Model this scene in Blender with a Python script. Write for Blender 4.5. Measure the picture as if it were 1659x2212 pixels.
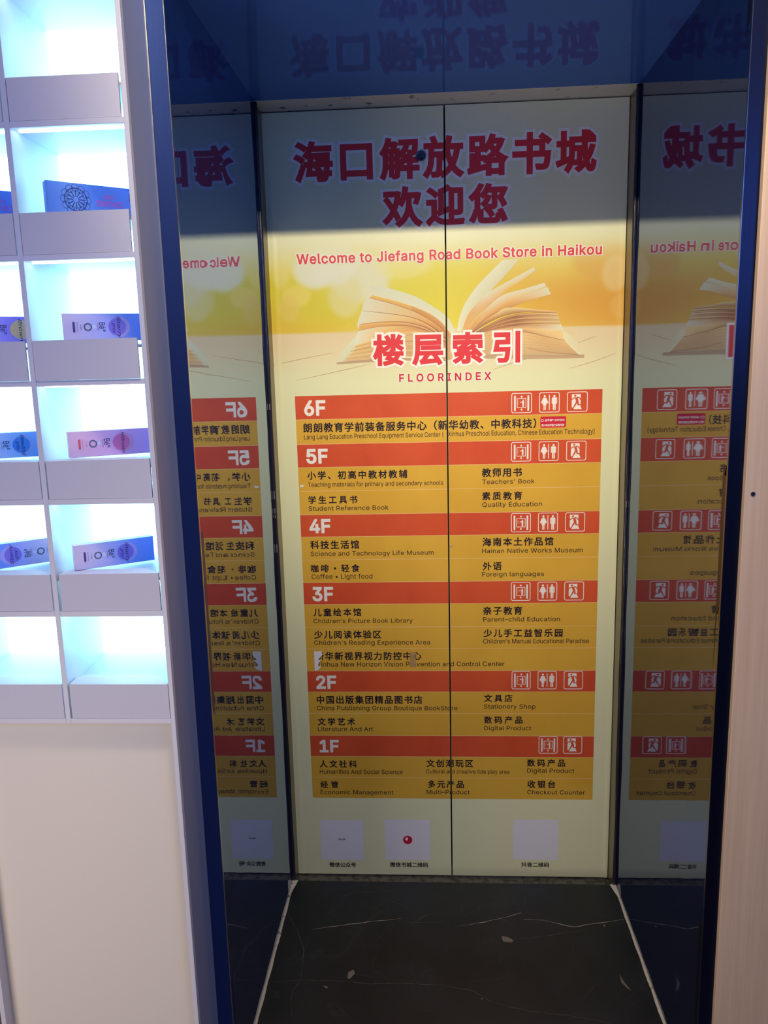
import bpy, bmesh, math, random
from mathutils import Vector, Matrix

random.seed(7)
SC = bpy.context.scene
COL = SC.collection
for o in list(bpy.data.objects):
    bpy.data.objects.remove(o)

# ------------------------------------------------------------ camera
CAM = Vector((0.08476, -2.07893, 1.48954))
PITCH, YAW, ROLL, FPX = -0.180642, -0.060820, -0.0253592, 1696.65
cd = bpy.data.cameras.new('camera'); cam = bpy.data.objects.new('camera', cd); COL.objects.link(cam)
cy, sy = math.cos(YAW), math.sin(YAW)
fw = Vector((sy*math.cos(PITCH), cy*math.cos(PITCH), math.sin(PITCH)))
rt = Vector((cy, -sy, 0)); up = rt.cross(fw)
r2 = rt*math.cos(ROLL) + up*math.sin(ROLL); u2 = -rt*math.sin(ROLL) + up*math.cos(ROLL)
m = Matrix((r2, u2, -fw)).transposed().to_4x4(); m.translation = CAM
cam.matrix_world = m
cd.sensor_fit = 'VERTICAL'; cd.sensor_height = 24.0; cd.lens = FPX/2212*24.0
cd.clip_start = 0.02; cd.clip_end = 50
SC.camera = cam

# ------------------------------------------------------------ light and exposure
vs = SC.view_settings
SC.display_settings.display_device = 'sRGB'
vs.view_transform = 'Standard'; vs.look = 'None'; vs.exposure = 0.0; vs.gamma = 1.0; vs.use_curve_mapping = False
w = bpy.data.worlds.new('shop_interior'); SC.world = w; w.use_nodes = True
w.node_tree.nodes['Background'].inputs[0].default_value = (0.30, 0.38, 0.75, 1)
w.node_tree.nodes['Background'].inputs[1].default_value = 0.115

def light(name, kind, loc, target, energy, color, **kw):
    l = bpy.data.lights.new(name, kind); l.energy = energy; l.color = color
    for k, v in kw.items(): setattr(l, k, v)
    o = bpy.data.objects.new(name, l); COL.objects.link(o); o.location = loc
    d = (Vector(target) - Vector(loc)).normalized()
    o.rotation_euler = d.to_track_quat('-Z', 'Y').to_euler()
    return o
# the downlight in the hall ceiling: its light passes under the lintel onto the lift doors
light('ceiling_downlight', 'SPOT', (0.12, -2.17, 2.742), (0.13, 0, 1.90), 310, (1.0, 0.86, 0.58),
      spot_size=math.radians(52), spot_blend=1.0, shadow_soft_size=0.03)
light('ceiling_downlight', 'SPOT', (0.12, -1.50, 2.742), (0.13, 0, 0.30), 140, (1.0, 0.86, 0.60),  # added spot, brightens the lower part of the doors
      spot_size=math.radians(66), spot_blend=1.0, shadow_soft_size=0.15)
# unseen overhead area light, added as warm fill
light('added_ceiling_fill', 'AREA', (0.1, -1.55, 2.72), (0.1, -1.0, 0.0), 7, (1.0, 0.84, 0.70), shape='RECTANGLE', size=1.6, size_y=0.5)
# unseen blue fills, added left and right behind the camera to tint the alcove
light('added_blue_fill', 'AREA', (-1.6, -2.6, 1.9), (0.1, 0, 2.1), 12, (0.16, 0.30, 1.0), shape='RECTANGLE', size=0.9, size_y=0.7)
light('added_blue_fill', 'AREA', (1.5, -2.6, 2.0), (-0.2, -0.2, 2.1), 12, (0.14, 0.32, 1.0), shape='RECTANGLE', size=0.9, size_y=0.7)
# unseen low warm fill, added to brighten the cabinet base
light('added_warm_fill', 'AREA', (-1.0, -1.95, 0.55), (-0.5, -0.8, 0.5), 9, (1.0, 0.86, 0.70), shape='RECTANGLE', size=0.6, size_y=0.9)

# ------------------------------------------------------------ helpers
def lin(c):
    out = []
    for x in c[:3]:
        x = x/255.0
        out.append(x/12.92 if x <= 0.04045 else ((x+0.055)/1.055)**2.4)
    return tuple(out)

MATS = {}
def mat(name, rgb, rough=0.5, metal=0.0, spec=0.5, emit=None, es=0.0, bump=None, coat=0.0, aniso=0.0, var=None, alpha=1.0, attr=False):
    if name in MATS: return MATS[name]
    M = bpy.data.materials.new(name); M.use_nodes = True
    nt = M.node_tree; b = nt.nodes['Principled BSDF']; L = nt.links
    c = lin(rgb)
    b.inputs['Base Color'].default_value = (*c, 1)
    b.inputs['Roughness'].default_value = rough
    b.inputs['Metallic'].default_value = metal
    b.inputs['Specular IOR Level'].default_value = spec
    b.inputs['Coat Weight'].default_value = coat
    b.inputs['Anisotropic'].default_value = aniso
    b.inputs['Alpha'].default_value = alpha
    if emit:
        b.inputs['Emission Color'].default_value = (*emit, 1); b.inputs['Emission Strength'].default_value = es
    if attr:
        a = nt.nodes.new('ShaderNodeVertexColor'); a.layer_name = 'Col'
        L.new(a.outputs['Color'], b.inputs['Base Color'])
    if bump or var:
        tc = nt.nodes.new('ShaderNodeTexCoord')
    if bump:
        scale, strength, dist = bump
        mp = nt.nodes.new('ShaderNodeMapping'); mp.inputs['Scale'].default_value = scale
        n = nt.nodes.new('ShaderNodeTexNoise'); n.inputs['Scale'].default_value = 1; n.inputs['Detail'].default_value = 3
        bp = nt.nodes.new('ShaderNodeBump'); bp.inputs['Strength'].default_value = strength; bp.inputs['Distance'].default_value = dist
        L.new(tc.outputs['Object'], mp.inputs[0]); L.new(mp.outputs[0], n.inputs['Vector'])
        L.new(n.outputs['Fac'], bp.inputs['Height']); L.new(bp.outputs[0], b.inputs['Normal'])
    if var:
        scale, rgb2, lo, hi = var
        mp = nt.nodes.new('ShaderNodeMapping'); mp.inputs['Scale'].default_value = scale
        n = nt.nodes.new('ShaderNodeTexNoise'); n.inputs['Scale'].default_value = 1; n.inputs['Detail'].default_value = 5
        r = nt.nodes.new('ShaderNodeValToRGB')
        r.color_ramp.elements[0].position = lo; r.color_ramp.elements[1].position = hi
        r.color_ramp.elements[0].color = (*c, 1); r.color_ramp.elements[1].color = (*lin(rgb2), 1)
        L.new(tc.outputs['Object'], mp.inputs[0]); L.new(mp.outputs[0], n.inputs['Vector'])
        L.new(n.outputs['Fac'], r.inputs[0]); L.new(r.outputs[0], b.inputs['Base Color'])
    MATS[name] = M
    return M

def mesh_obj(name, me, mats, parent=None, smooth=False):
    o = bpy.data.objects.new(name, me); COL.objects.link(o)
    if not isinstance(mats, (list, tuple)): mats = [mats]
    for M in mats: me.materials.append(M)
    if parent is not None: o.parent = parent
    if smooth:
        for p in me.polygons: p.use_smooth = True
    return o

def box(name, x0, x1, y0, y1, z0, z1, M, parent=None, bev=0.0, seg=2, origin=None):
    bm = bmesh.new(); bmesh.ops.create_cube(bm, size=1)
    for v in bm.verts:
        v.co = Vector(((x0+x1)/2+v.co.x*(x1-x0), (y0+y1)/2+v.co.y*(y1-y0), (z0+z1)/2+v.co.z*(z1-z0)))
    if bev > 0:
        bmesh.ops.bevel(bm, geom=list(bm.edges), offset=bev, segments=seg, affect='EDGES', profile=0.5)
    return bm_obj(name, bm, M, parent)

def bm_obj(name, bm, M, parent=None, smooth=False):
    me = bpy.data.meshes.new(name); bm.to_mesh(me); bm.free()
    o = mesh_obj(name, me, M, None, smooth)
    if parent is not None:
        o.parent = parent
        o.matrix_parent_inverse = PW(parent).inverted()
    return o

def PW(o):
    mw = Matrix.Translation(o.location) @ o.rotation_euler.to_matrix().to_4x4()
    if o.parent: mw = PW(o.parent) @ o.matrix_parent_inverse @ mw
    return mw

def empty(name, loc, rz=0.0):
    o = bpy.data.objects.new(name, None); COL.objects.link(o); o.location = loc
    o.rotation_euler = (0, 0, rz); o.empty_display_size = 0.05
    return o

def tag(o, label=None, cat=None, group=None, kind=None):
    if label: o['label'] = label
    if cat: o['category'] = cat
    if group: o['group'] = group
    if kind: o['kind'] = kind
    return o

# ------------------------------------------------------------ materials
M_paint = mat('hall_paint', (150, 140, 135), 0.8)
M_ceil = mat('hall_ceiling_paint', (190, 188, 190), 0.9)
M_hallfloor = mat('brown_hall_tile', (66, 54, 50), 0.35, var=((6, 6, 6), (54, 44, 42), 0.35, 0.7))
M_white = mat('white_laminate', (206, 203, 214), 0.42, bump=((300, 300, 300), 0.05, 0.0005))
M_side = mat('shaded_side_laminate', (148, 153, 184), 0.5, bump=((300, 300, 300), 0.05, 0.0005))  # white panel's shade and blue haze put into the colour
M_steel = mat('brushed_steel', (120, 120, 128), 0.28, metal=1.0, bump=((900, 900, 3), 0.12, 0.0004))
M_trim = mat('blue_black_steel_lit', (54, 76, 146), 0.34, metal=0.75, bump=((500, 500, 6), 0.25, 0.0006))  # same steel as the right trim, brightened to imitate stronger light
M_trimR = mat('blue_black_steel_dimmed', (26, 32, 58), 0.34, metal=0.75, bump=((500, 500, 6), 0.25, 0.0006))  # same steel as the left trim, darkened to imitate dimmer light
M_bright = mat('edge_highlight_steel', (205, 205, 205), 0.2, metal=1.0)
M_bronze = mat('bronze_steel', (128, 116, 98), 0.35, metal=0.8, bump=((40, 40, 8), 0.3, 0.002))
M_header = mat('worn_header_steel', (226, 226, 222), 0.55, metal=0.1, var=((24, 24, 40), (110, 108, 106), 0.63, 0.70))
M_dark = mat('black_rubber', (10, 10, 14), 0.6)
M_grout = mat('dirty_caulk', (196, 188, 170), 0.8, var=((60, 60, 60), (92, 84, 76), 0.60, 0.72), bump=((120, 120, 120), 0.3, 0.002))
M_white_print = mat('white_print', (244, 240, 236), 0.42)
M_halo = mat('white_halo_print', (246, 244, 238), 0.42)
M_red = mat('red_print', (224, 52, 64), 0.42)
M_red2 = mat('crimson_print', (206, 28, 62), 0.42)
M_ink = mat('ink_print', (22, 12, 34), 0.45)
M_or = mat('orange_band_print', (218, 88, 48), 0.42, var=((7, 7, 5), (210, 80, 46), 0.4, 0.6))
M_yel = mat('amber_band_print', (226, 178, 64), 0.42, var=((6, 6, 5), (220, 170, 58), 0.4, 0.6))
M_line = mat('pale_rule_print', (244, 204, 150), 0.42)
M_sheet = mat('poster_film', (236, 236, 196), 0.36, bump=((3, 3, 1.2), 0.35, 0.02), attr=True)
M_book = mat('book_print', (236, 236, 196), 0.42, attr=True)
M_tape = mat('clear_tape', (206, 172, 120), 0.3, alpha=0.38)
M_torn = mat('torn_white_paper', (236, 232, 236), 0.6)
M_screw = mat('screw_steel', (120, 124, 134), 0.3, metal=1.0)
M_wood = mat('beige_wood_laminate', (242, 206, 168), 0.5, var=((90, 90, 2.2), (230, 192, 152), 0.35, 0.7), bump=((260, 260, 3), 0.15, 0.0006))

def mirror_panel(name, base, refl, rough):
    """black lacquered mirror steel: a body tinted with blue lens haze under a clear reflecting skin"""
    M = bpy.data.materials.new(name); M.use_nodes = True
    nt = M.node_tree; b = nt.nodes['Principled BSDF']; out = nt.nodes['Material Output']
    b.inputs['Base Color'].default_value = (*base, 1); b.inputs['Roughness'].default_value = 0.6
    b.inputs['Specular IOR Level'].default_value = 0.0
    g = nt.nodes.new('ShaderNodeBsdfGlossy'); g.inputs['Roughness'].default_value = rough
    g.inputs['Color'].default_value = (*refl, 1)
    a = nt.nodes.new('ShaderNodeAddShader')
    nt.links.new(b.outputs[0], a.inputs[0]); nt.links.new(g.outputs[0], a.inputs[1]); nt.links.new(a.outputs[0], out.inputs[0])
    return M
M_mirL = mirror_panel('black_mirror_steel', (0.0020, 0.0070, 0.036), (0.42, 0.49, 0.64), 0.02)  # trace of blue lens haze in the body colour
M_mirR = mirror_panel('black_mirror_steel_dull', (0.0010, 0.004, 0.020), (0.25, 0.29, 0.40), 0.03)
M_soff = mirror_panel('mirror_steel_blue_haze', (0.040, 0.112, 0.47), (0.10, 0.14, 0.21), 0.05)  # soffit's blue body colour imitates haze from lens glare

def stone():
    M = bpy.data.materials.new('black_marble'); M.use_nodes = True
    nt = M.node_tree; b = nt.nodes['Principled BSDF']; L = nt.links
    tc = nt.nodes.new('ShaderNodeTexCoord')
    n = nt.nodes.new('ShaderNodeTexNoise'); n.inputs['Scale'].default_value = 5; n.inputs['Detail'].default_value = 8
    r = nt.nodes.new('ShaderNodeValToRGB')
    r.color_ramp.elements[0].color = (0.0060, 0.0090, 0.0125, 1); r.color_ramp.elements[1].color = (0.015, 0.019, 0.0235, 1)
    r.color_ramp.elements[0].position = 0.35; r.color_ramp.elements[1].position = 0.7
    # hairline scratches and faint veins
    n2 = nt.nodes.new('ShaderNodeTexNoise'); n2.inputs['Scale'].default_value = 3.2; n2.inputs['Detail'].default_value = 6; n2.inputs['Distortion'].default_value = 0.6
    mth = nt.nodes.new('ShaderNodeMath'); mth.operation = 'SUBTRACT'; mth.inputs[1].default_value = 0.5
    ab = nt.nodes.new('ShaderNodeMath'); ab.operation = 'ABSOLUTE'
    r2_ = nt.nodes.new('ShaderNodeValToRGB')
    r2_.color_ramp.elements[0].color = (0.05, 0.05, 0.046, 1); r2_.color_ramp.elements[0].position = 0.0
    r2_.color_ramp.elements[1].color = (0, 0, 0, 1); r2_.color_ramp.elements[1].position = 0.006
    add = nt.nodes.new('ShaderNodeMix'); add.data_type = 'RGBA'; add.blend_type = 'ADD'; add.inputs['Factor'].default_value = 0.16
    L.new(tc.outputs['Object'], n.inputs['Vector']); L.new(tc.outputs['Object'], n2.inputs['Vector'])
    L.new(n.outputs['Fac'], r.inputs[0]); L.new(n2.outputs['Fac'], mth.inputs[0]); L.new(mth.outputs[0], ab.inputs[0]); L.new(ab.outputs[0], r2_.inputs[0])
    L.new(r.outputs[0], add.inputs['A']); L.new(r2_.outputs[0], add.inputs['B']); L.new(add.outputs['Result'], b.inputs['Base Color'])
    rr = nt.nodes.new('ShaderNodeMapRange'); rr.inputs['To Min'].default_value = 0.32; rr.inputs['To Max'].default_value = 0.5
    L.new(n.outputs['Fac'], rr.inputs['Value']); L.new(rr.outputs[0], b.inputs['Roughness'])
    b.inputs['Specular IOR Level'].default_value = 0.35
    return M
M_stone = stone()
M_vein = mat('pale_vein', (150, 146, 136), 0.6)
M_vein2 = mat('faint_vein', (74, 72, 68), 0.6)
M_chip = mat('pale_chip', (112, 104, 94), 0.7)

# ------------------------------------------------------------ measured tables (metres)
TEXTS = [
    ('海口解放路书城', -0.2422, 0.4988, 2.0474, 1.9563, 'cn', 'title', 0.05),
    ('欢迎您', -0.0224, 0.2823, 1.9329, 1.8427, 'cn', 'title', 0.05),
    ('Welcome to Jiefang Road Book Store in Haikou', -0.2486, 0.5199, 1.7814, 1.7581, 'en', 'title', 0.03),
    ('楼层索引', -0.0571, 0.3164, 1.5735, 1.4983, 'cn', 'title', 0.05),
    ('FLOORINDEX', 0.0075, 0.2446, 1.4733, 1.4546, 'en', 'title2', 0.03),
    ('6F', -0.2448, -0.1915, 1.4096, 1.3729, 'en', 'white', 0.028),
    ('5F', -0.2444, -0.1904, 1.2813, 1.2453, 'en', 'white', 0.028),
    ('4F', -0.2444, -0.1902, 1.0904, 1.055, 'en', 'white', 0.028),
    ('3F', -0.2439, -0.1898, 0.8998, 0.8628, 'en', 'white', 0.028),
    ('2F', -0.2438, -0.1906, 0.6415, 0.6055, 'en', 'white', 0.028),
    ('1F', -0.242, -0.1902, 0.4473, 0.4123, 'en', 'white', 0.028),
    ('朗朗教育学前装备服务中心（新华幼教、中教科技）', -0.2508, 0.3619, 1.3516, 1.327, 'cn', 'ink', 0.0085),
    ('小学、初高中教材教辅', -0.2452, 0.0226, 1.2227, 1.2008, 'cn', 'ink', 0.0085),
    ('学生工具书', -0.2454, -0.1134, 1.1553, 1.1344, 'cn', 'ink', 0.0085),
    ('教师用书', 0.2214, 0.3256, 1.2225, 1.1997, 'cn', 'ink', 0.0085),
    ('素质教育', 0.2217, 0.3266, 1.1592, 1.1375, 'cn', 'ink', 0.0085),
    ('海南本土作品馆', 0.2226, 0.4102, 1.0343, 1.0118, 'cn', 'ink', 0.0085),
    ('外语', 0.223, 0.2727, 0.9671, 0.9449, 'cn', 'ink', 0.0085),
    ('亲子教育', 0.224, 0.3291, 0.8416, 0.8187, 'cn', 'ink', 0.0085),
    ('少儿手工益智乐园', 0.2246, 0.4389, 0.7772, 0.7549, 'cn', 'ink', 0.0085),
    ('科技生活馆', -0.2452, -0.1125, 1.0321, 1.0092, 'cn', 'ink', 0.0085),
    ('咖啡・轻食', -0.2461, -0.1132, 0.9649, 0.9435, 'cn', 'ink', 0.0085),
    ('儿童绘本馆', -0.2447, -0.1126, 0.8399, 0.8179, 'cn', 'ink', 0.0085),
    ('少儿阅读体验区', -0.2452, -0.0588, 0.7757, 0.7527, 'cn', 'ink', 0.0085),
    ('新华新视界视力防控中心', -0.2444, 0.0518, 0.7125, 0.6893, 'cn', 'ink', 0.0085),
    ('中国出版集团精品图书店', -0.2458, 0.0523, 0.5827, 0.5593, 'cn', 'ink', 0.0085),
    ('文学艺术', -0.2457, -0.1396, 0.5158, 0.4939, 'cn', 'ink', 0.0085),
    ('人文社科', -0.2453, -0.1386, 0.3858, 0.3639, 'cn', 'ink', 0.0085),
    ('经管', -0.2455, -0.1945, 0.3211, 0.3003, 'cn', 'ink', 0.0085),
    ('文具店', 0.2257, 0.3034, 0.5865, 0.565, 'cn', 'ink', 0.0085),
    ('数码产品', 0.2258, 0.3319, 0.5213, 0.5001, 'cn', 'ink', 0.0085),
    ('文创潮玩区', 0.062, 0.1935, 0.3896, 0.3673, 'cn', 'ink', 0.0085),
    ('数码产品', 0.3466, 0.4521, 0.3916, 0.3701, 'cn', 'ink', 0.0085),
    ('多元产品', 0.0648, 0.1671, 0.3248, 0.3025, 'cn', 'ink', 0.0085),
    ('收银台', 0.3481, 0.4257, 0.3267, 0.3045, 'cn', 'ink', 0.0085),
    ('微信公众号', -0.2296, -0.1509, 0.0618, 0.0465, 'cn', 'ink', 0.0085),
    ('微信书城二维码', -0.0506, 0.061, 0.0643, 0.049, 'cn', 'ink', 0.0085),
    ('抖音二维码', 0.3321, 0.4113, 0.0694, 0.0544, 'cn', 'ink', 0.0085),
    ('Lang Lang Education Preschool Equipment Service Center (', -0.2499, 0.1204, 1.3213, 1.3091, 'en', 'ink', 0.004),
    ('Xinhua Preschool Education, Chinese Education Technology)', 0.1321, 0.5132, 1.3221, 1.3094, 'en', 'ink', 0.004),
    ('Teaching materials for primary and secondary schools', -0.2449, 0.1177, 1.1925, 1.1806, 'en', 'ink', 0.004),
    ('Student Reference Book', -0.2459, -0.0292, 1.1279, 1.1156, 'en', 'ink', 0.004),
    ("Teachers' Book", 0.2218, 0.3594, 1.1928, 1.1808, 'en', 'ink', 0.004),
    ('Quality Education', 0.2217, 0.3792, 1.1314, 1.1191, 'en', 'ink', 0.004),
    ('Hainan Native Works Museum', 0.2207, 0.4886, 1.0043, 0.9921, 'en', 'ink', 0.004),
    ('Foreign languages', 0.2211, 0.3869, 0.9396, 0.9271, 'en', 'ink', 0.004),
    ('Parent–child Education', 0.2234, 0.4314, 0.8117, 0.7995, 'en', 'ink', 0.004),
    ("Children's Manual Educational Paradise", 0.2233, 0.5112, 0.749, 0.7362, 'en', 'ink', 0.004),
    ('Science and Technology Life Museum', -0.2456, 0.09, 1.0019, 0.9897, 'en', 'ink', 0.004),
    ('Coffee • Light food', -0.2458, -0.0782, 0.9376, 0.9246, 'en', 'ink', 0.004),
    ("Children's Picture Book Library", -0.2458, 0.0299, 0.8101, 0.7978, 'en', 'ink', 0.004),
    ("Children's Reading Experience Area", -0.2462, 0.0768, 0.7472, 0.7343, 'en', 'ink', 0.004),
    ('Xinhua New Horizon Vision Prevention and Control Center', -0.2423, 0.2814, 0.6838, 0.6702, 'en', 'ink', 0.004),
    ('China Publishing Group Boutique BookStore', -0.2468, 0.1506, 0.5527, 0.5397, 'en', 'ink', 0.004),
    ('Literature And Art', -0.2466, -0.0889, 0.4891, 0.476, 'en', 'ink', 0.004),
    ('Humanities And Social Science', -0.2462, -0.0072, 0.3577, 0.3444, 'en', 'ink', 0.004),
    ('Economic Management', -0.2465, -0.035, 0.2934, 0.2806, 'en', 'ink', 0.004),
    ('Stationery Shop', 0.2248, 0.3679, 0.5574, 0.5447, 'en', 'ink', 0.004),
    ('Digital Product', 0.2258, 0.3566, 0.4925, 0.4802, 'en', 'ink', 0.004),
    ('Cultural and creative tide play area', 0.0604, 0.2962, 0.3594, 0.3474, 'en', 'ink', 0.004),
    ('Digital Product', 0.3468, 0.4782, 0.3641, 0.3509, 'en', 'ink', 0.004),
    ('Multi–Product', 0.0606, 0.1836, 0.2957, 0.2829, 'en', 'ink', 0.004),
    ('Checkout Counter', 0.3473, 0.5095, 0.2972, 0.2846, 'en', 'ink', 0.004),
    ('品学能® 自学空间', 0.3846, 0.4347, 1.3491, 1.3431, 'cn', 'white', 0.006),
    ('青少年自学能力训练专家', 0.3757, 0.4349, 1.3366, 1.33, 'cn', 'white', 0.006),
]
LEVELS = [1.4233, 1.3606, 1.2948, 1.2326, 1.1684, 1.1035, 1.0422, 0.9778, 0.9135, 0.8507, 0.7847, 0.7217, 0.6565, 0.5941, 0.529, 0.462, 0.3977, 0.3328, 0.2687]
ICONS = [(0.2977, 0.3504, 1.4183, 1.3663), (0.2978, 0.3497, 1.291, 1.2393), (0.2981, 0.3505, 1.1009, 1.0487), (0.2987, 0.3513, 0.9107, 0.8579), (0.3016, 0.3538, 0.6556, 0.6021), (0.3778, 0.4306, 0.4624, 0.4096)]
SQUARES = [(-0.2525, -0.1254, 0.1973, 0.0698), (-0.0625, 0.0686, 0.2015, 0.0723), (0.3076, 0.4366, 0.2051, 0.0773)]
LOGO = [(0.3728, 1.356), (0.4393, 1.3563), (0.4398, 1.3269), (0.3731, 1.3256)]
LOCK = (0.0721, 2.0059)
STICKER = [(-0.2481, 0.7152), (-0.2263, 0.7158), (-0.2255, 0.7042), (-0.2337, 0.6947), (-0.2391, 0.6893), (-0.2286, 0.692), (-0.237, 0.6783), (-0.2386, 0.6701), (-0.228, 0.6728), (-0.2363, 0.6618), (-0.2457, 0.6577), (-0.2483, 0.6577)]
PATCH = [(0.0192, 0.7128), (0.0366, 0.7127), (0.0367, 0.6679), (0.019, 0.6676)]
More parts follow.
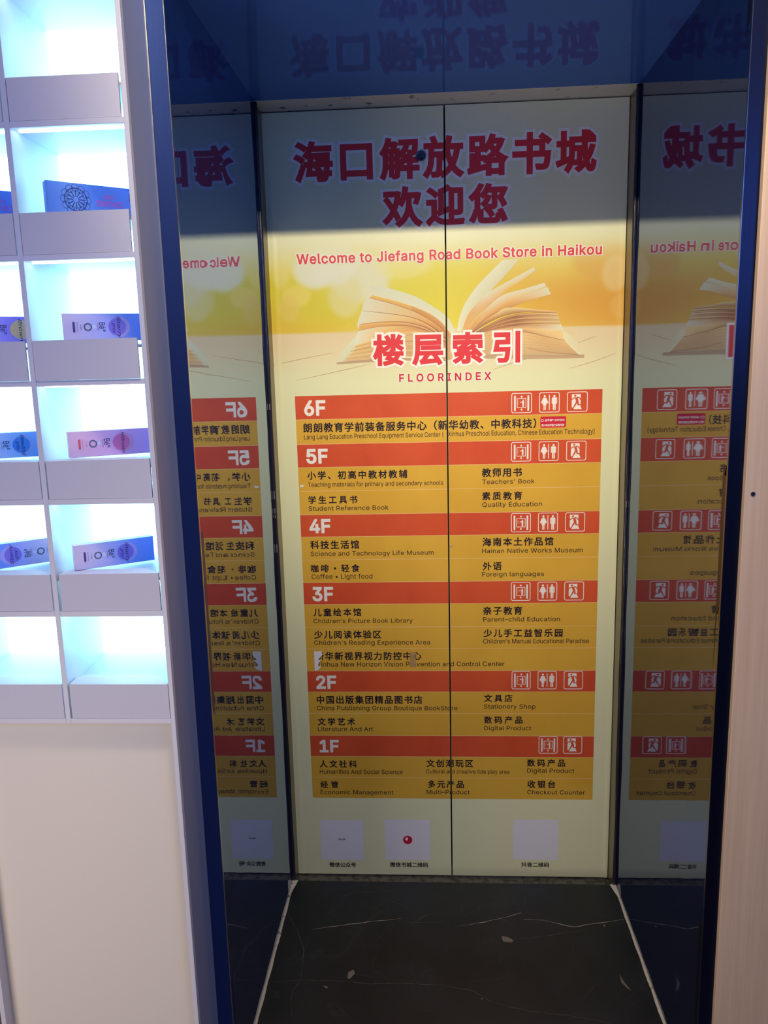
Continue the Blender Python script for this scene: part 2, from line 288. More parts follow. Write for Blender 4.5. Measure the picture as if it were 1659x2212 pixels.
BOOK = [[[[-0.0627,1.6979],[-0.0207,1.6927],[0.0191,1.6809],[0.0588,1.6661],[0.0984,1.6417],[0.1242,1.6234],[0.142,1.6034],[0.1537,1.5776]],[[-0.0614,1.6736],[-0.0094,1.6604],[0.0384,1.6454],[0.0782,1.6286],[0.108,1.6083],[0.1298,1.5881],[0.1417,1.572],[0.1535,1.552]],[[222,226,200]],[[228,228,200]]],[[[-0.0634,1.6736],[-0.08,1.6566],[-0.0866,1.6373],[-0.0988,1.6043],[-0.0962,1.5884],[-0.1049,1.5708],[-0.1367,1.5359],[-0.1561,1.5074]],[[-0.0254,1.6667],[-0.0299,1.6474],[-0.0344,1.628],[-0.0431,1.6047],[-0.0455,1.589],[-0.0562,1.5695],[-0.0816,1.5345],[-0.1109,1.5113]],[[226,230,205]],[[232,178,105],[232,178,105],[232,178,105],[222,182,126]]],[[[-0.0573,1.6754],[-0.0094,1.6623],[0.0384,1.6473],[0.0782,1.6306],[0.108,1.6122],[0.1298,1.59],[0.1496,1.562]],[[-0.0655,1.6688],[-0.0096,1.6536],[0.0482,1.6324],[0.088,1.6108],[0.1158,1.5904],[0.1316,1.5723],[0.1514,1.5442]],[[238,205,90],[232,178,105],[232,178,105]],[[232,178,105],[214,150,90],[178,120,78]]],[[[-0.0655,1.6688],[-0.0096,1.6536],[0.0482,1.6324],[0.088,1.6108],[0.1158,1.5904],[0.1316,1.5723],[0.1514,1.5442]],[[-0.0826,1.6372],[-0.0222,1.6296],[0.0379,1.619],[0.0778,1.6032],[0.1077,1.5828],[0.1295,1.5606],[0.1513,1.5323]],[[228,226,200],[228,200,150],[232,178,105],[214,160,100],[222,182,126]],[[228,226,200],[228,200,150],[222,165,100],[178,120,78],[178,120,78]]],[[[-0.0826,1.6372],[-0.0222,1.6296],[0.0379,1.619],[0.0778,1.6032],[0.1077,1.5828],[0.1295,1.5606],[0.1513,1.5323]],[[-0.0927,1.6037],[-0.043,1.608],[0.0175,1.6069],[0.0677,1.5957],[0.1016,1.5771],[0.1274,1.5527],[0.1513,1.5244]],[[226,228,204],[232,205,150],[232,178,105],[216,160,100],[222,182,126]],[[226,228,204],[232,200,140],[214,155,95],[178,120,78],[178,120,78]]],[[[-0.0927,1.6037],[-0.043,1.608],[0.0175,1.6069],[0.0677,1.5957],[0.1016,1.5771],[0.1274,1.5527],[0.1513,1.5244]],[[-0.0963,1.5874],[-0.0433,1.5964],[0.0174,1.5975],[0.0575,1.5916],[0.0975,1.5742],[0.1253,1.5488],[0.1492,1.5205]],[[232,178,105],[232,178,105],[222,182,126],[178,120,78],[178,120,78]],[[232,178,105],[214,155,95],[190,130,88],[178,120,78],[178,120,78]]],[[[-0.0963,1.5874],[-0.0433,1.5964],[0.0174,1.5975],[0.0575,1.5916],[0.0975,1.5742],[0.1253,1.5488],[0.1492,1.5205]],[[-0.1045,1.551],[-0.0645,1.5608],[-0.0135,1.5733],[0.0372,1.5808],[0.0774,1.5748],[0.1173,1.5491],[0.1472,1.5146]],[[226,228,204],[232,195,130],[200,140,92],[205,145,95],[178,120,78]],[[226,228,204],[236,190,120],[232,178,105],[222,182,126],[178,120,78]]],[[[-0.1045,1.551],[-0.0645,1.5608],[-0.0135,1.5733],[0.0372,1.5808],[0.0774,1.5748],[0.1173,1.5491],[0.1472,1.5146]],[[-0.1417,1.5096],[-0.0863,1.5136],[-0.025,1.5181],[0.0563,1.518],[0.1289,1.5081],[0.1471,1.5097]],[[235,200,120],[222,182,126],[222,182,126],[222,182,126],[222,182,126]],[[225,200,150],[212,175,125],[205,170,125],[205,165,120]]],[[[-0.1387,1.536],[-0.1049,1.5708],[-0.1045,1.551]],[[-0.1551,1.5074],[-0.1406,1.51],[-0.1081,1.5352]],[[222,226,200]],[[215,220,185],[222,222,185],[224,206,150]]],[[[-0.1561,1.508],[-0.0863,1.513],[-0.0047,1.5161],[0.1289,1.5081]],[[-0.1559,1.5034],[-0.0865,1.5056],[-0.0048,1.5086],[0.1289,1.5042]],[[186,156,126]],[[196,170,136]]],[[[-0.0655,1.6688],[-0.0096,1.6536],[0.0482,1.6324],[0.088,1.6108],[0.1158,1.5904],[0.1316,1.5723],[0.1514,1.5442]],[[-0.0655,1.6683],[-0.0096,1.6528],[0.0482,1.6315],[0.088,1.6097],[0.1158,1.5892],[0.1316,1.5709],[0.1514,1.5426]],[[150,98,64]],[[150,98,64]]],[[[-0.0826,1.6372],[-0.0222,1.6296],[0.0379,1.619],[0.0778,1.6032],[0.1077,1.5828],[0.1295,1.5606],[0.1513,1.5323]],[[-0.0826,1.6366],[-0.0223,1.6285],[0.0379,1.6176],[0.0778,1.6014],[0.1076,1.5805],[0.1295,1.5578],[0.1513,1.5292]],[[150,98,64]],[[150,98,64]]],[[[-0.0927,1.6037],[-0.043,1.608],[0.0175,1.6069],[0.0677,1.5957],[0.1016,1.5771],[0.1274,1.5527],[0.1513,1.5244]],[[-0.0927,1.6031],[-0.043,1.6071],[0.0175,1.6057],[0.0676,1.5942],[0.1015,1.5753],[0.1274,1.5507],[0.1512,1.5221]],[[150,98,64]],[[150,98,64]]],[[[-0.0223,1.6253],[0.0378,1.6147],[0.0778,1.5989],[0.1076,1.5785],[0.1294,1.5562],[0.1513,1.528]],[[-0.0224,1.6245],[0.0378,1.6138],[0.0777,1.5978],[0.1076,1.5772],[0.1294,1.5548],[0.1513,1.5264]],[[236,200,140]],[[236,200,140]]],[[[-0.0928,1.6002],[-0.0431,1.6045],[0.0175,1.6034],[0.0676,1.5922],[0.1015,1.5735],[0.1274,1.5492],[0.1512,1.5209]],[[-0.0928,1.5992],[-0.0431,1.6034],[0.0174,1.6022],[0.0676,1.5909],[0.1015,1.5722],[0.1273,1.5477],[0.1512,1.5193]],[[236,200,140]],[[236,200,140]]],[[[-0.0963,1.5874],[-0.0433,1.5964],[0.0174,1.5975],[0.0575,1.5916],[0.0975,1.5742],[0.1253,1.5488],[0.1492,1.5205]],[[-0.0963,1.5868],[-0.0433,1.5957],[0.0173,1.5966],[0.0575,1.5906],[0.0975,1.573],[0.1253,1.5474],[0.1492,1.5189]],[[170,115,75]],[[170,115,75]]],[[[-0.1045,1.551],[-0.0645,1.5608],[-0.0135,1.5733],[0.0372,1.5808],[0.0774,1.5748],[0.1173,1.5491]],[[-0.1046,1.5496],[-0.0646,1.5595],[-0.0135,1.5719],[0.0372,1.5794],[0.0774,1.5734],[0.1173,1.5477]],[[238,208,150]],[[238,208,150]]],[[[-0.109,1.5461],[-0.0685,1.5551],[-0.0162,1.5666],[0.037,1.5732],[0.0785,1.5672],[0.1198,1.5438]],[[-0.109,1.5455],[-0.0685,1.5545],[-0.0162,1.566],[0.037,1.5726],[0.0785,1.5666],[0.1197,1.5432]],[[180,132,90]],[[180,132,90]]],[[[-0.1135,1.5413],[-0.0725,1.5494],[-0.0189,1.5599],[0.0369,1.5655],[0.0797,1.5597],[0.1222,1.5386]],[[-0.1135,1.5407],[-0.0725,1.5488],[-0.0189,1.5593],[0.0369,1.5649],[0.0797,1.5591],[0.1222,1.538]],[[238,208,150]],[[238,208,150]]],[[[-0.118,1.5364],[-0.0765,1.5437],[-0.0216,1.5531],[0.0368,1.5579],[0.0808,1.5521],[0.1247,1.5333]],[[-0.118,1.535],[-0.0765,1.5423],[-0.0216,1.5517],[0.0367,1.5565],[0.0808,1.5507],[0.1247,1.5319]],[[180,132,90]],[[180,132,90]]],[[[-0.1225,1.5315],[-0.0804,1.5379],[-0.0243,1.5464],[0.0366,1.5502],[0.082,1.5446],[0.1271,1.528]],[[-0.1225,1.5309],[-0.0805,1.5373],[-0.0243,1.5458],[0.0366,1.5496],[0.082,1.544],[0.1271,1.5274]],[[238,208,150]],[[238,208,150]]],[[[-0.127,1.5267],[-0.0844,1.5322],[-0.027,1.5396],[0.0365,1.5425],[0.0831,1.537],[0.1296,1.5228]],[[-0.127,1.5261],[-0.0845,1.5316],[-0.027,1.539],[0.0364,1.542],[0.0831,1.5364],[0.1296,1.5222]],[[180,132,90]],[[180,132,90]]],[[[-0.1315,1.5218],[-0.0884,1.5264],[-0.0297,1.5329],[0.0363,1.5349],[0.0843,1.5294],[0.1321,1.5175]],[[-0.1316,1.5204],[-0.0885,1.525],[-0.0297,1.5315],[0.0363,1.5335],[0.0842,1.528],[0.132,1.5161]],[[238,208,150]],[[238,208,150]]],[[[-0.136,1.5169],[-0.0924,1.5207],[-0.0324,1.5261],[0.0362,1.5272],[0.0854,1.5218],[0.1345,1.5122]],[[-0.1361,1.5163],[-0.0925,1.5201],[-0.0324,1.5255],[0.0362,1.5266],[0.0854,1.5212],[0.1345,1.5116]],[[180,132,90]],[[180,132,90]]],[[[0.0398,1.6452],[0.0796,1.6277],[0.1091,1.6091],[0.1301,1.5875],[0.1499,1.5595]],[[0.0398,1.6446],[0.0796,1.6272],[0.1091,1.6085],[0.1301,1.5869],[0.1499,1.5589]],[[200,140,80]],[[200,140,80]]],[[[0.0412,1.6431],[0.081,1.6249],[0.1102,1.606],[0.1303,1.585],[0.1501,1.5569]],[[0.0412,1.6425],[0.081,1.6243],[0.1102,1.6054],[0.1303,1.5844],[0.1501,1.5563]],[[200,140,80]],[[200,140,80]]],[[[0.0426,1.6409],[0.0824,1.6221],[0.1113,1.6029],[0.1306,1.5824],[0.1504,1.5544]],[[0.0426,1.6403],[0.0824,1.6215],[0.1113,1.6023],[0.1306,1.5819],[0.1504,1.5538]],[[200,140,80]],[[200,140,80]]],[[[0.044,1.6388],[0.0838,1.6193],[0.1125,1.5997],[0.1308,1.5799],[0.1506,1.5518]],[[0.044,1.6382],[0.0838,1.6187],[0.1124,1.5992],[0.1308,1.5793],[0.1506,1.5512]],[[200,140,80]],[[200,140,80]]],[[[0.0454,1.6367],[0.0852,1.6164],[0.1136,1.5966],[0.1311,1.5774],[0.1509,1.5493]],[[0.0454,1.6361],[0.0852,1.6159],[0.1136,1.5961],[0.1311,1.5768],[0.1509,1.5487]],[[200,140,80]],[[200,140,80]]],[[[0.0468,1.6345],[0.0866,1.6136],[0.1147,1.5935],[0.1314,1.5749],[0.1512,1.5467]],[[0.0468,1.634],[0.0866,1.613],[0.1147,1.5929],[0.1314,1.5743],[0.1512,1.5462]],[[200,140,80]],[[200,140,80]]],[[[0.1579,1.5806],[0.1673,1.6205],[0.1812,1.6511],[0.2063,1.6857],[0.2357,1.7154],[0.2649,1.7428],[0.275,1.7516]],[[0.1693,1.5735],[0.1832,1.6022],[0.2015,1.6328],[0.222,1.6566],[0.2492,1.6822],[0.2851,1.7182],[0.3159,1.752]],[[232,234,206]],[[222,220,180]]],[[[0.1693,1.5735],[0.1832,1.6134],[0.2038,1.6416],[0.2288,1.6674],[0.2627,1.6861],[0.3076,1.7088],[0.3533,1.7317]],[[0.1807,1.5732],[0.1945,1.5974],[0.2174,1.6235],[0.2537,1.649],[0.2853,1.6767],[0.3211,1.6997],[0.3563,1.7236]],[[232,178,105],[232,178,105],[228,228,200],[228,228,200],[228,228,200]],[[232,178,105],[222,182,126],[232,178,105],[236,196,110],[228,220,190]]],[[[0.1807,1.5732],[0.2014,1.6039],[0.2356,1.6363],[0.2763,1.666],[0.3302,1.6797],[0.3794,1.6931]],[[0.1899,1.5752],[0.2128,1.5992],[0.2401,1.6206],[0.2854,1.6459],[0.3303,1.6644],[0.3844,1.6835]],[[232,178,105],[222,182,126],[228,228,200],[228,228,200],[228,228,200]],[[178,120,78],[232,178,105],[232,178,105],[236,200,130],[228,228,200]]],[[[0.1899,1.5752],[0.2128,1.5992],[0.2401,1.6206],[0.2854,1.6459],[0.3303,1.6644],[0.3867,1.6828]],[[0.1944,1.5751],[0.2219,1.5978],[0.2537,1.6169],[0.2967,1.6345],[0.3417,1.6504],[0.3959,1.6641]],[[232,178,105],[222,182,126],[232,178,105],[232,178,105],[230,205,160],[228,228,200]],[[178,120,78],[150,98,64],[178,120,78],[205,150,90],[232,178,105],[228,228,200]]],[[[0.1944,1.5751],[0.2287,1.6043],[0.2583,1.6212],[0.2831,1.6338],[0.3306,1.6318],[0.3757,1.6256],[0.4106,1.6228]],[[0.1967,1.5728],[0.2355,1.5963],[0.2741,1.613],[0.3081,1.6198],[0.3419,1.6221],[0.3757,1.6207],[0.4122,1.6179]],[[178,120,78],[232,178,105],[240,212,150],[240,222,160],[240,212,150],[232,178,105]],[[150,98,64],[178,120,78],[178,120,78],[190,135,90],[222,182,126]]],[[[0.199,1.5723],[0.2401,1.5944],[0.2855,1.6127],[0.3307,1.6191],[0.3758,1.6198],[0.4122,1.6175]],[[0.2008,1.5722],[0.2401,1.5917],[0.2855,1.6082],[0.3307,1.6143],[0.3758,1.6148],[0.4141,1.6126]],[[236,200,140],[232,178,105],[222,182,126],[236,200,140],[228,228,200]],[[178,120,78],[200,145,100],[178,120,78],[222,182,126],[240,212,150]]],[[[0.2008,1.5722],[0.2401,1.5917],[0.2855,1.6082],[0.3307,1.6143],[0.3758,1.6148],[0.4141,1.6126]],[[0.2026,1.5722],[0.2401,1.589],[0.2855,1.6038],[0.3307,1.6094],[0.3759,1.6097],[0.416,1.6076]],[[178,120,78],[178,120,78],[150,98,64],[178,120,78],[222,182,126]],[[178,120,78],[200,145,100],[178,120,78],[222,182,126],[240,212,150]]],[[[0.2026,1.5722],[0.2401,1.589],[0.2855,1.6038],[0.3307,1.6094],[0.3759,1.6097],[0.416,1.6076]],[[0.2045,1.5721],[0.2401,1.5863],[0.2855,1.5993],[0.3308,1.6045],[0.3759,1.6046],[0.4178,1.6027]],[[236,200,140],[232,178,105],[222,182,126],[236,200,140],[228,228,200]],[[178,120,78],[200,145,100],[178,120,78],[222,182,126],[240,212,150]]],[[[0.2045,1.5721],[0.2401,1.5863],[0.2855,1.5993],[0.3308,1.6045],[0.3759,1.6046],[0.4178,1.6027]],[[0.2063,1.5721],[0.2401,1.5837],[0.2855,1.5949],[0.3308,1.5996],[0.376,1.5995],[0.4197,1.5978]],[[178,120,78],[178,120,78],[150,98,64],[178,120,78],[222,182,126]],[[178,120,78],[200,145,100],[178,120,78],[222,182,126],[240,212,150]]],[[[0.2063,1.5721],[0.2401,1.5837],[0.2855,1.5949],[0.3308,1.5996],[0.376,1.5995],[0.4197,1.5978]],[[0.2081,1.572],[0.2401,1.581],[0.2855,1.5904],[0.3308,1.5947],[0.376,1.5944],[0.4216,1.5929]],[[236,200,140],[232,178,105],[222,182,126],[236,200,140],[228,228,200]],[[178,120,78],[200,145,100],[178,120,78],[222,182,126],[240,212,150]]],[[[0.2081,1.572],[0.2401,1.581],[0.2855,1.5904],[0.3308,1.5947],[0.376,1.5944],[0.4216,1.5929]],[[0.21,1.572],[0.2401,1.5783],[0.2856,1.586],[0.3309,1.5898],[0.3761,1.5892],[0.4235,1.5879]],[[178,120,78],[178,120,78],[150,98,64],[178,120,78],[222,182,126]],[[178,120,78],[200,145,100],[178,120,78],[222,182,126],[240,212,150]]],[[[0.199,1.5723],[0.2401,1.5944],[0.2855,1.6127],[0.3307,1.6191],[0.3758,1.6198],[0.4122,1.6175]],[[0.199,1.5714],[0.2401,1.5934],[0.2855,1.6117],[0.3307,1.6181],[0.3758,1.6188],[0.4122,1.6164]],[[150,98,64]],[[150,98,64]]],[[[0.2008,1.5722],[0.2401,1.5917],[0.2855,1.6082],[0.3307,1.6143],[0.3758,1.6148],[0.4141,1.6126]],[[0.2008,1.5713],[0.2401,1.5908],[0.2855,1.6073],[0.3307,1.6133],[0.3758,1.6137],[0.4141,1.6114]],[[150,98,64]],[[150,98,64]]],[[[0.2026,1.5722],[0.2401,1.589],[0.2855,1.6038],[0.3307,1.6094],[0.3759,1.6097],[0.416,1.6076]],[[0.2026,1.5713],[0.2401,1.5881],[0.2855,1.6028],[0.3307,1.6084],[0.3759,1.6086],[0.416,1.6065]],[[150,98,64]],[[150,98,64]]],[[[0.2045,1.5721],[0.2401,1.5863],[0.2855,1.5993],[0.3308,1.6045],[0.3759,1.6046],[0.4178,1.6027]],[[0.2045,1.5712],[0.2401,1.5854],[0.2855,1.5984],[0.3308,1.6035],[0.3759,1.6035],[0.4179,1.6016]],[[150,98,64]],[[150,98,64]]],[[[0.2063,1.5721],[0.2401,1.5837],[0.2855,1.5949],[0.3308,1.5996],[0.376,1.5995],[0.4197,1.5978]],[[0.2063,1.5712],[0.2401,1.5827],[0.2855,1.5939],[0.3308,1.5986],[0.376,1.5984],[0.4197,1.5967]],[[150,98,64]],[[150,98,64]]],[[[0.2081,1.572],[0.2401,1.581],[0.2855,1.5904],[0.3308,1.5947],[0.376,1.5944],[0.4216,1.5929]],[[0.2081,1.5711],[0.2401,1.58],[0.2855,1.5895],[0.3308,1.5937],[0.3761,1.5933],[0.4216,1.5917]],[[150,98,64]],[[150,98,64]]],[[[0.21,1.572],[0.2401,1.5783],[0.2856,1.586],[0.3309,1.5898],[0.3761,1.5892],[0.4235,1.5879]],[[0.2218,1.5721],[0.2537,1.5779],[0.2946,1.5824],[0.3309,1.5803],[0.3762,1.5761],[0.4282,1.5738]],[[178,120,78],[190,140,105],[190,140,105],[205,165,125],[228,228,200]],[[222,182,126],[222,182,126],[222,182,126],[236,200,140],[228,228,200]]],[[[0.2218,1.5721],[0.2537,1.5779],[0.2946,1.5824],[0.3309,1.5803],[0.3762,1.5761],[0.4282,1.5738]],[[0.2264,1.5711],[0.2628,1.5766],[0.2992,1.5767],[0.3423,1.571],[0.3877,1.5597],[0.432,1.5496]],[[222,182,126],[236,200,140],[232,178,105],[236,200,140],[240,212,150]],[[210,160,110],[200,150,105],[190,140,100],[214,176,130],[240,212,150]]],[[[0.2264,1.5711],[0.2628,1.5766],[0.2992,1.5767],[0.3423,1.571],[0.3877,1.5597],[0.432,1.5496]],[[0.1389,1.5157],[0.2171,1.5177],[0.2995,1.5174],[0.3542,1.516],[0.411,1.5145],[0.4676,1.5126]],[[222,182,126],[222,182,126],[236,200,140],[222,182,126],[236,200,140]],[[214,180,130],[212,180,132],[205,172,128]]],[[[0.214,1.5632],[0.2563,1.5682],[0.2992,1.5682],[0.344,1.5632],[0.3911,1.5533],[0.437,1.5443]],[[0.214,1.5625],[0.2563,1.5675],[0.2993,1.5676],[0.344,1.5625],[0.3911,1.5526],[0.4371,1.5437]],[[206,164,116]],[[206,164,116]]],[[[0.2015,1.5553],[0.2498,1.5598],[0.2993,1.5598],[0.3457,1.5554],[0.3944,1.5468],[0.4421,1.5391]],[[0.2015,1.5546],[0.2498,1.5592],[0.2993,1.5591],[0.3457,1.5547],[0.3944,1.5462],[0.4421,1.5384]],[[206,164,116]],[[206,164,116]]],[[[0.1891,1.5474],[0.2433,1.5514],[0.2993,1.5513],[0.3474,1.5475],[0.3977,1.5404],[0.4472,1.5338]],[[0.1891,1.5467],[0.2433,1.5508],[0.2993,1.5507],[0.3474,1.5468],[0.3977,1.5397],[0.4472,1.5331]],[[206,164,116]],[[206,164,116]]],[[[0.1766,1.5395],[0.2368,1.543],[0.2994,1.5429],[0.3491,1.5396],[0.401,1.5339],[0.4523,1.5285]],[[0.1766,1.5388],[0.2368,1.5424],[0.2994,1.5422],[0.3491,1.539],[0.401,1.5333],[0.4523,1.5278]],[[206,164,116]],[[206,164,116]]],[[[0.164,1.5316],[0.2302,1.5346],[0.2994,1.5344],[0.3508,1.5318],[0.4043,1.5275],[0.4574,1.5232]],[[0.164,1.5309],[0.2302,1.5339],[0.2994,1.5337],[0.3508,1.5311],[0.4043,1.5268],[0.4574,1.5225]],[[206,164,116]],[[206,164,116]]],[[[0.1515,1.5236],[0.2237,1.5262],[0.2994,1.5259],[0.3525,1.5239],[0.4077,1.521],[0.4625,1.5179]],[[0.1515,1.523],[0.2237,1.5255],[0.2994,1.5252],[0.3525,1.5232],[0.4077,1.5203],[0.4625,1.5172]],[[206,164,116]],[[206,164,116]]],[[[0.2992,1.5767],[0.3423,1.571],[0.3877,1.5597],[0.432,1.5496]],[[0.2992,1.5753],[0.3424,1.5697],[0.3878,1.5584],[0.432,1.5483]],[[165,112,80]],[[165,112,80]]],[[[0.3381,1.5331],[0.3996,1.5202],[0.4676,1.5126]],[[0.3381,1.5319],[0.3996,1.5191],[0.4677,1.5115]],[[170,122,90]],[[170,122,90]]],[[[0.4282,1.5738],[0.432,1.5496],[0.4676,1.5126]],[[0.4602,1.55],[0.4673,1.5319],[0.4812,1.5114]],[[232,228,190]],[[226,218,180]]],[[[0.1257,1.5725],[0.1323,1.5475],[0.1389,1.5111]],[[0.1486,1.5696],[0.1518,1.5447],[0.1504,1.5142]],[[178,120,78],[222,182,126]],[[222,182,126],[236,200,140]]],[[[0.2171,1.5177],[0.3223,1.5159],[0.4824,1.5113]],[[0.2171,1.5096],[0.3224,1.5046],[0.4825,1.5041]],[[190,158,128]],[[200,172,136]]]]
BLOBS = [(-0.245, 1.6201, 0.1586, 0.0732, (228, 178, 60), 1), (-0.2775, 1.7024, 0.1464, 0.0854, (226, 212, 66), 1), (-0.1829, 1.6649, 0.1464, 0.0732, (220, 208, 62), 1), (0.0094, 1.7165, 0.1464, 0.0732, (230, 224, 110), 0.9), (0.0913, 1.6683, 0.1098, 0.0854, (226, 214, 64), 1), (0.2209, 1.6644, 0.1342, 0.0976, (232, 222, 76), 1), (0.3495, 1.6605, 0.122, 0.0854, (232, 190, 70), 1), (0.4772, 1.6567, 0.1342, 0.0976, (226, 172, 76), 1), (0.5586, 1.6316, 0.0854, 0.0732, (226, 165, 66), 0.9), (0.4064, 1.749, 0.1098, 0.0488, (232, 214, 110), 0.8), (0.5212, 1.7453, 0.0732, 0.0488, (226, 180, 90), 0.8), (-0.2036, 1.746, 0.0586, 0.0512, (230, 232, 212), 0.95), (-0.0853, 1.7194, 0.0732, 0.061, (228, 230, 206), 0.9), (-0.2545, 1.6786, 0.0366, 0.0268, (236, 220, 110), 0.8), (-0.2741, 1.6466, 0.0268, 0.0342, (232, 205, 110), 0.6), (-0.1285, 1.6748, 0.0439, 0.0537, (228, 222, 160), 0.75), (-0.1555, 1.7558, 0.061, 0.0549, (230, 232, 214), 0.8), (0.022, 1.7501, 0.0732, 0.0366, (236, 230, 160), 0.6), (0.5564, 1.7107, 0.0342, 0.0439, (236, 214, 160), 0.6), (0.5759, 1.6311, 0.0317, 0.0317, (236, 200, 130), 0.4), (-0.2922, 1.7716, 0.0293, 0.0732, (236, 226, 150), 0.6)]
HORIZON = [(-0.3198, 1.5811), (0.1258, 1.5841), (0.5717, 1.5787)]
CREASES = [[(-0.3274, 1.5041), (-0.2619, 1.5168), (-0.1637, 1.5332)], [(-0.2642, 1.4642), (-0.141, 1.4875), (-0.0677, 1.5023)], [(0.2442, 1.478), (0.3036, 1.4965), (0.3508, 1.5082)], [(0.4455, 1.4777), (0.5156, 1.497), (0.5792, 1.5197)], [(0.4655, 1.5413), (0.5141, 1.5585)]]
VEINS = [[(-0.2521, -0.2039), (-0.1797, -0.189), (-0.1066, -0.1725), (-0.014, -0.1568)], [(0.01, -0.1803), (0.0421, -0.1527), (0.0749, -0.1313)], [(0.0051, -0.1711), (0.0515, -0.17), (0.1025, -0.1674)], [(0.1343, -0.1852), (0.2181, -0.1646), (0.2753, -0.143), (0.319, -0.1256)], [(0.3208, -0.1501), (0.3755, -0.1541), (0.4101, -0.1666), (0.4534, -0.1787), (0.5202, -0.1613), (0.5962, -0.1461)], [(-0.3308, -0.3921), (-0.2512, -0.3844), (-0.1323, -0.3855), (-0.0811, -0.3928), (-0.0227, -0.3868), (0.0943, -0.3912), (0.1681, -0.4072), (0.207, -0.4353), (0.2457, -0.4514), (0.2998, -0.4648), (0.3924, -0.4749), (0.4816, -0.4934)], [(-0.3272, -0.1478), (-0.2934, -0.2076), (-0.263, -0.2827), (-0.2562, -0.3532), (-0.2551, -0.3867), (-0.2707, -0.4197), (-0.2676, -0.4613), (-0.2551, -0.5009)], [(-0.1932, -0.0688), (-0.1554, -0.0531), (-0.0868, -0.0456)], [(0.24, -0.2326), (0.33, -0.2241), (0.4223, -0.2027), (0.4876, -0.1882)]]
CHIPS = [[(-0.1395, -0.3557), (-0.1275, -0.3463), (-0.1221, -0.3586), (-0.133, -0.3778), (-0.1401, -0.3747)], [(0.5343, -0.3406), (0.5365, -0.3593), (0.5436, -0.3807), (0.5502, -0.3964), (0.5418, -0.3882), (0.5322, -0.3703)], [(-0.1982, -0.3994), (-0.1849, -0.4044), (-0.1866, -0.4109)], [(0.5324, -0.1676), (0.5385, -0.1687), (0.5352, -0.1754), (0.5301, -0.1742)], [(0.1873, -0.4276), (0.1912, -0.4296), (0.19, -0.4358)], [(0.2548, -0.2171), (0.2722, -0.2218), (0.2861, -0.234), (0.2791, -0.2416), (0.2573, -0.2385)]]


# ------------------------------------------------------------ the alcove
XL, XR, D, H = -0.340, 0.602, 0.6855, 2.150

def wavy(name, fixed, axis, a0, a1, b0, b1, M, amp, seed, sign):
    """thin polished sheet, slightly out of flat; axis 'x' = side wall at x=fixed (a=y, b=z), 'z' = soffit at z=fixed (a=x, b=y)"""
    na, nb = 60, 90
    rnd = random.Random(seed)
    ph = [rnd.uniform(0, 6.28) for _ in range(12)]
    bm = bmesh.new(); g = []
    for j in range(nb+1):
        row = []
        for i in range(na+1):
            a = a0+(a1-a0)*i/na; b = b0+(b1-b0)*j/nb
            if axis == 'x':
                d = amp*(0.5*math.sin(a*2*math.pi/0.115+ph[0]+0.8*math.sin(b*1.7+ph[6]))
                         + 0.9*math.sin(a*2*math.pi/0.29+ph[1]+0.5*math.sin(b*2.3+ph[2]))
                         + 1.2*math.sin(b*2*math.pi/0.9+ph[3]) + 0.35*math.sin(b*2*math.pi/0.31+a*6+ph[4]))
                e = max(0.0, min(1, (a1-a)/0.08, (a-a0)/0.08)); e = e*e*(3-2*e)
                row.append(bm.verts.new((fixed+sign*d*max(e, 0), a, b)))
            else:
                d = amp*(0.5*math.sin(a*2*math.pi/0.16+ph[0]+1.2*math.sin(b*5+ph[1])) + 0.8*math.sin(a*2*math.pi/0.47+ph[2]) + 0.8*math.sin(b*2*math.pi/0.33+ph[3]))
                e = min(1, (a1-a)/0.03, (a-a0)/0.03, (b1-b)/0.03, (b-b0)/0.03)
                row.append(bm.verts.new((a, b, fixed+d*max(e, 0))))
        g.append(row)
    for j in range(nb):
        for i in range(na):
            f = (g[j][i], g[j][i+1], g[j+1][i+1], g[j+1][i])
            bm.faces.new(f if sign > 0 else f[::-1])
    # give it thickness behind
    t = Vector((-0.012*sign, 0, 0)) if axis == 'x' else Vector((0, 0, 0.012))
    back = [[bm.verts.new(g[j][i].co+t) for i in (0, na)] for j in (0, nb)]
    c = [g[0][0], g[0][na], g[nb][na], g[nb][0]]; k = [back[0][0], back[0][1], back[1][1], back[1][0]]
    bm.faces.new(k)
    bmesh.ops.recalc_face_normals(bm, faces=bm.faces)
    o = bm_obj(name, bm, M, None, True)
    return o

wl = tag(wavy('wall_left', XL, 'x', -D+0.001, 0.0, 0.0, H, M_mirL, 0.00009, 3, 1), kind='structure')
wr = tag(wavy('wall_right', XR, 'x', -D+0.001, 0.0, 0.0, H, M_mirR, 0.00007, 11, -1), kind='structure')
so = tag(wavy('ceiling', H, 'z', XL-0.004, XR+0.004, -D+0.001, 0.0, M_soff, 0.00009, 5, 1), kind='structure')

# wall masses behind the sheets, the fascia above the opening and the hall around
tag(box('wall_back_left', -0.90, XL-0.0135, -0.52, 0.16, -0.06, 2.75, M_paint), kind='structure')
tag(box('wall_back_right', XR+0.0135, 1.6, -0.66, 0.16, -0.06, 2.75, M_paint), kind='structure')
tag(box('wall_fascia', -0.90, 1.6, -D+0.004, -0.53, H+0.013, 2.75, M_trim), kind='structure')
tag(box('wall_shaft', XL-0.0135, XR+0.0135, 0.17, 0.20, -0.06, 2.75, M_dark), kind='structure')
tag(box('floor_hall', -2.6, 2.4, -4.6, -D-0.001, -0.06, -0.002, M_hallfloor), kind='structure')
tag(box('ceiling_hall', -2.6, 2.4, -4.6, 0.2, 2.75, 2.80, M_ceil), kind='structure')

